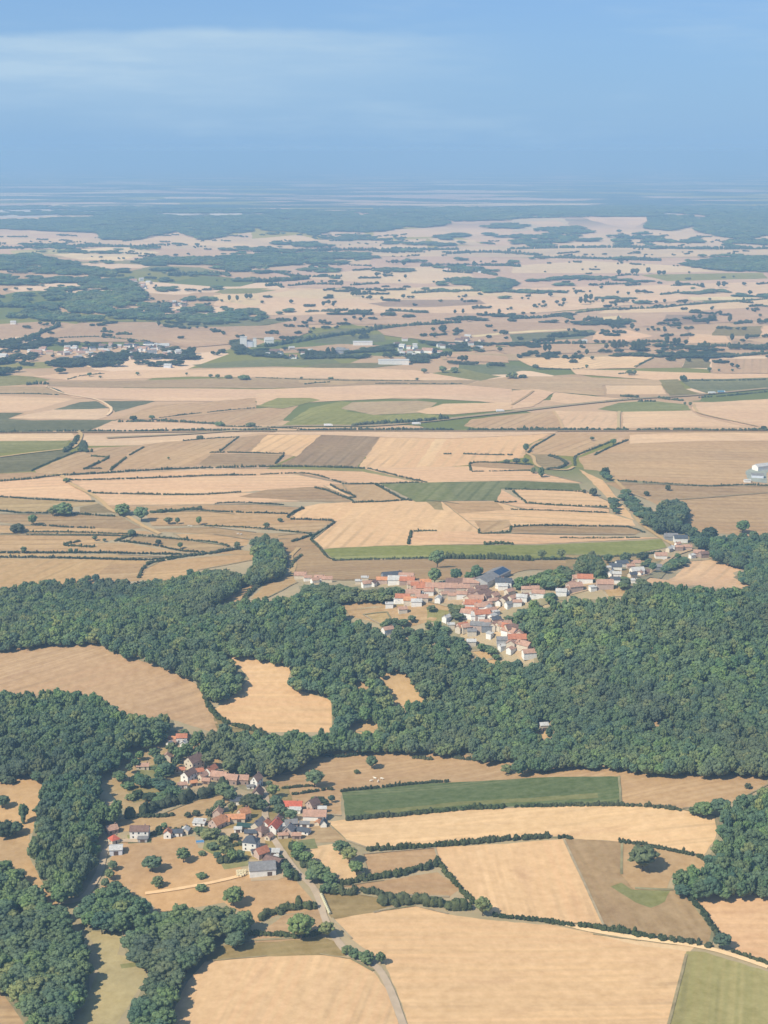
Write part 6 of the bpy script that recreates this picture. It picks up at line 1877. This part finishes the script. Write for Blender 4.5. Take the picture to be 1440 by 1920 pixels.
for c in [(696, 1466, 20, 'pale cow on the tan slope, outer one of the small herd below tree'), (703, 1461, 150, 'pale cow on the tan slope nearest to the round tree'),
          (709, 1467, 80, 'pale cow on the tan slope walking downhill'), (716, 1462, -30, 'pale cow on the tan slope farthest from round tree'),
          (354, 987, 10, 'white cow standing in the upper pasture'), (359, 988, 170, 'white cow beside another in the upper pasture'),
          (446, 1002, 0, 'white cow by the thin pasture hedge'), (452, 1003, 30, 'second white cow by the thin pasture hedge')]:
    try:
        cow(*c)
    except Exception as e_:
        print('cow', e_)

# straw
STRAW = plain_mat('straw', (.62, .52, .33), .2, 2.5)
WRAP = plain_mat('pale bale wrap', (.50, .46, .30), .2, 2)
def bale(px, py, turn, mat, label, group, dz=0.0):
    x, y, z = P1(px, py); z = float(hgt(x, y)) + dz
    mb = MB()
    n = 16
    ring = []
    for xx, r in ((-.62, .62), (-.58, .72), (.58, .72), (.62, .62)):
        ring.append([(xx, r * math.cos(2 * math.pi * i / n), .72 + r * math.sin(2 * math.pi * i / n)) for i in range(n)])
    V = [v for q in ring for v in q]
    F = [(k_ * n + i, k_ * n + (i + 1) % n, (k_ + 1) * n + (i + 1) % n, (k_ + 1) * n + i) for k_ in range(3) for i in range(n)]
    F += [tuple(range(n))[::-1], tuple(range(3 * n, 4 * n))]
    mb.add(V, F)
    o = mb.build('straw_bale', mat); o.location = (x, y, z); o.rotation_euler = (0, 0, math.radians(turn)); o.scale = (1.25,) * 3
    thing(o, label, 'straw bale', px, group, True)
for i in range(14):
    bale(446 + (i % 5) * 3.2 + random.uniform(-1, 1), 1636 + (i // 5) * 4 + random.uniform(-1, 1), random.uniform(0, 90), STRAW, 'round straw bale heaped left of the big grey barn', 'straw heap')
for i in range(12):
    t = i / 11
    bale(603 + 15 * t, 1680 + 34 * t, -60, WRAP, 'pale wrapped bale lined up on the verge beside the road', 'bales along the road')

# garden pool
x, y, z = P1(375, 1579)
r = empty('swimming_pool', (x, y, z), .15)
r.scale = (.55, .75, .8)
mb = MB()
for a_ in ((-5, 5, -2.6, -2.2), (-5, 5, 2.2, 2.6), (-5, -4.6, -2.2, 2.2), (4.6, 5, -2.2, 2.2)):
    mb.box(*a_, -.6, .9)
mb.build('rim', WALLM['greywall'], r)
m, nt, b = new_mat('pool water'); b.inputs['Base Color'].default_value = (.08, .22, .40, 1); b.inputs['Roughness'].default_value = .15
mb = MB(); mb.box(-4.6, 4.6, -2.2, 2.2, -.5, .6); mb.build('water', m, r)
thing(r, 'small blue swimming pool in the garden below the road houses', 'swimming pool', 375)

# ------------------------------------------------------------------ labels that tell look-alikes apart
ORD = 'first second third fourth fifth sixth seventh eighth ninth tenth eleventh twelfth'.split()
by = {}
for o, lab, px in REG:
    by.setdefault(lab, []).append((px, o))
for lab, lst in by.items():
    if len(lst) > 1:
        lst.sort(key=lambda q: q[0])
        for i, (px, o) in enumerate(lst):
            o['label'] = '%s, %s from left' % (lab, ORD[min(i, 11)])
for o in bpy.data.objects:
    if o.get('label') and len(o['label'].split()) > 16:
        print('LONG LABEL', o['label'])
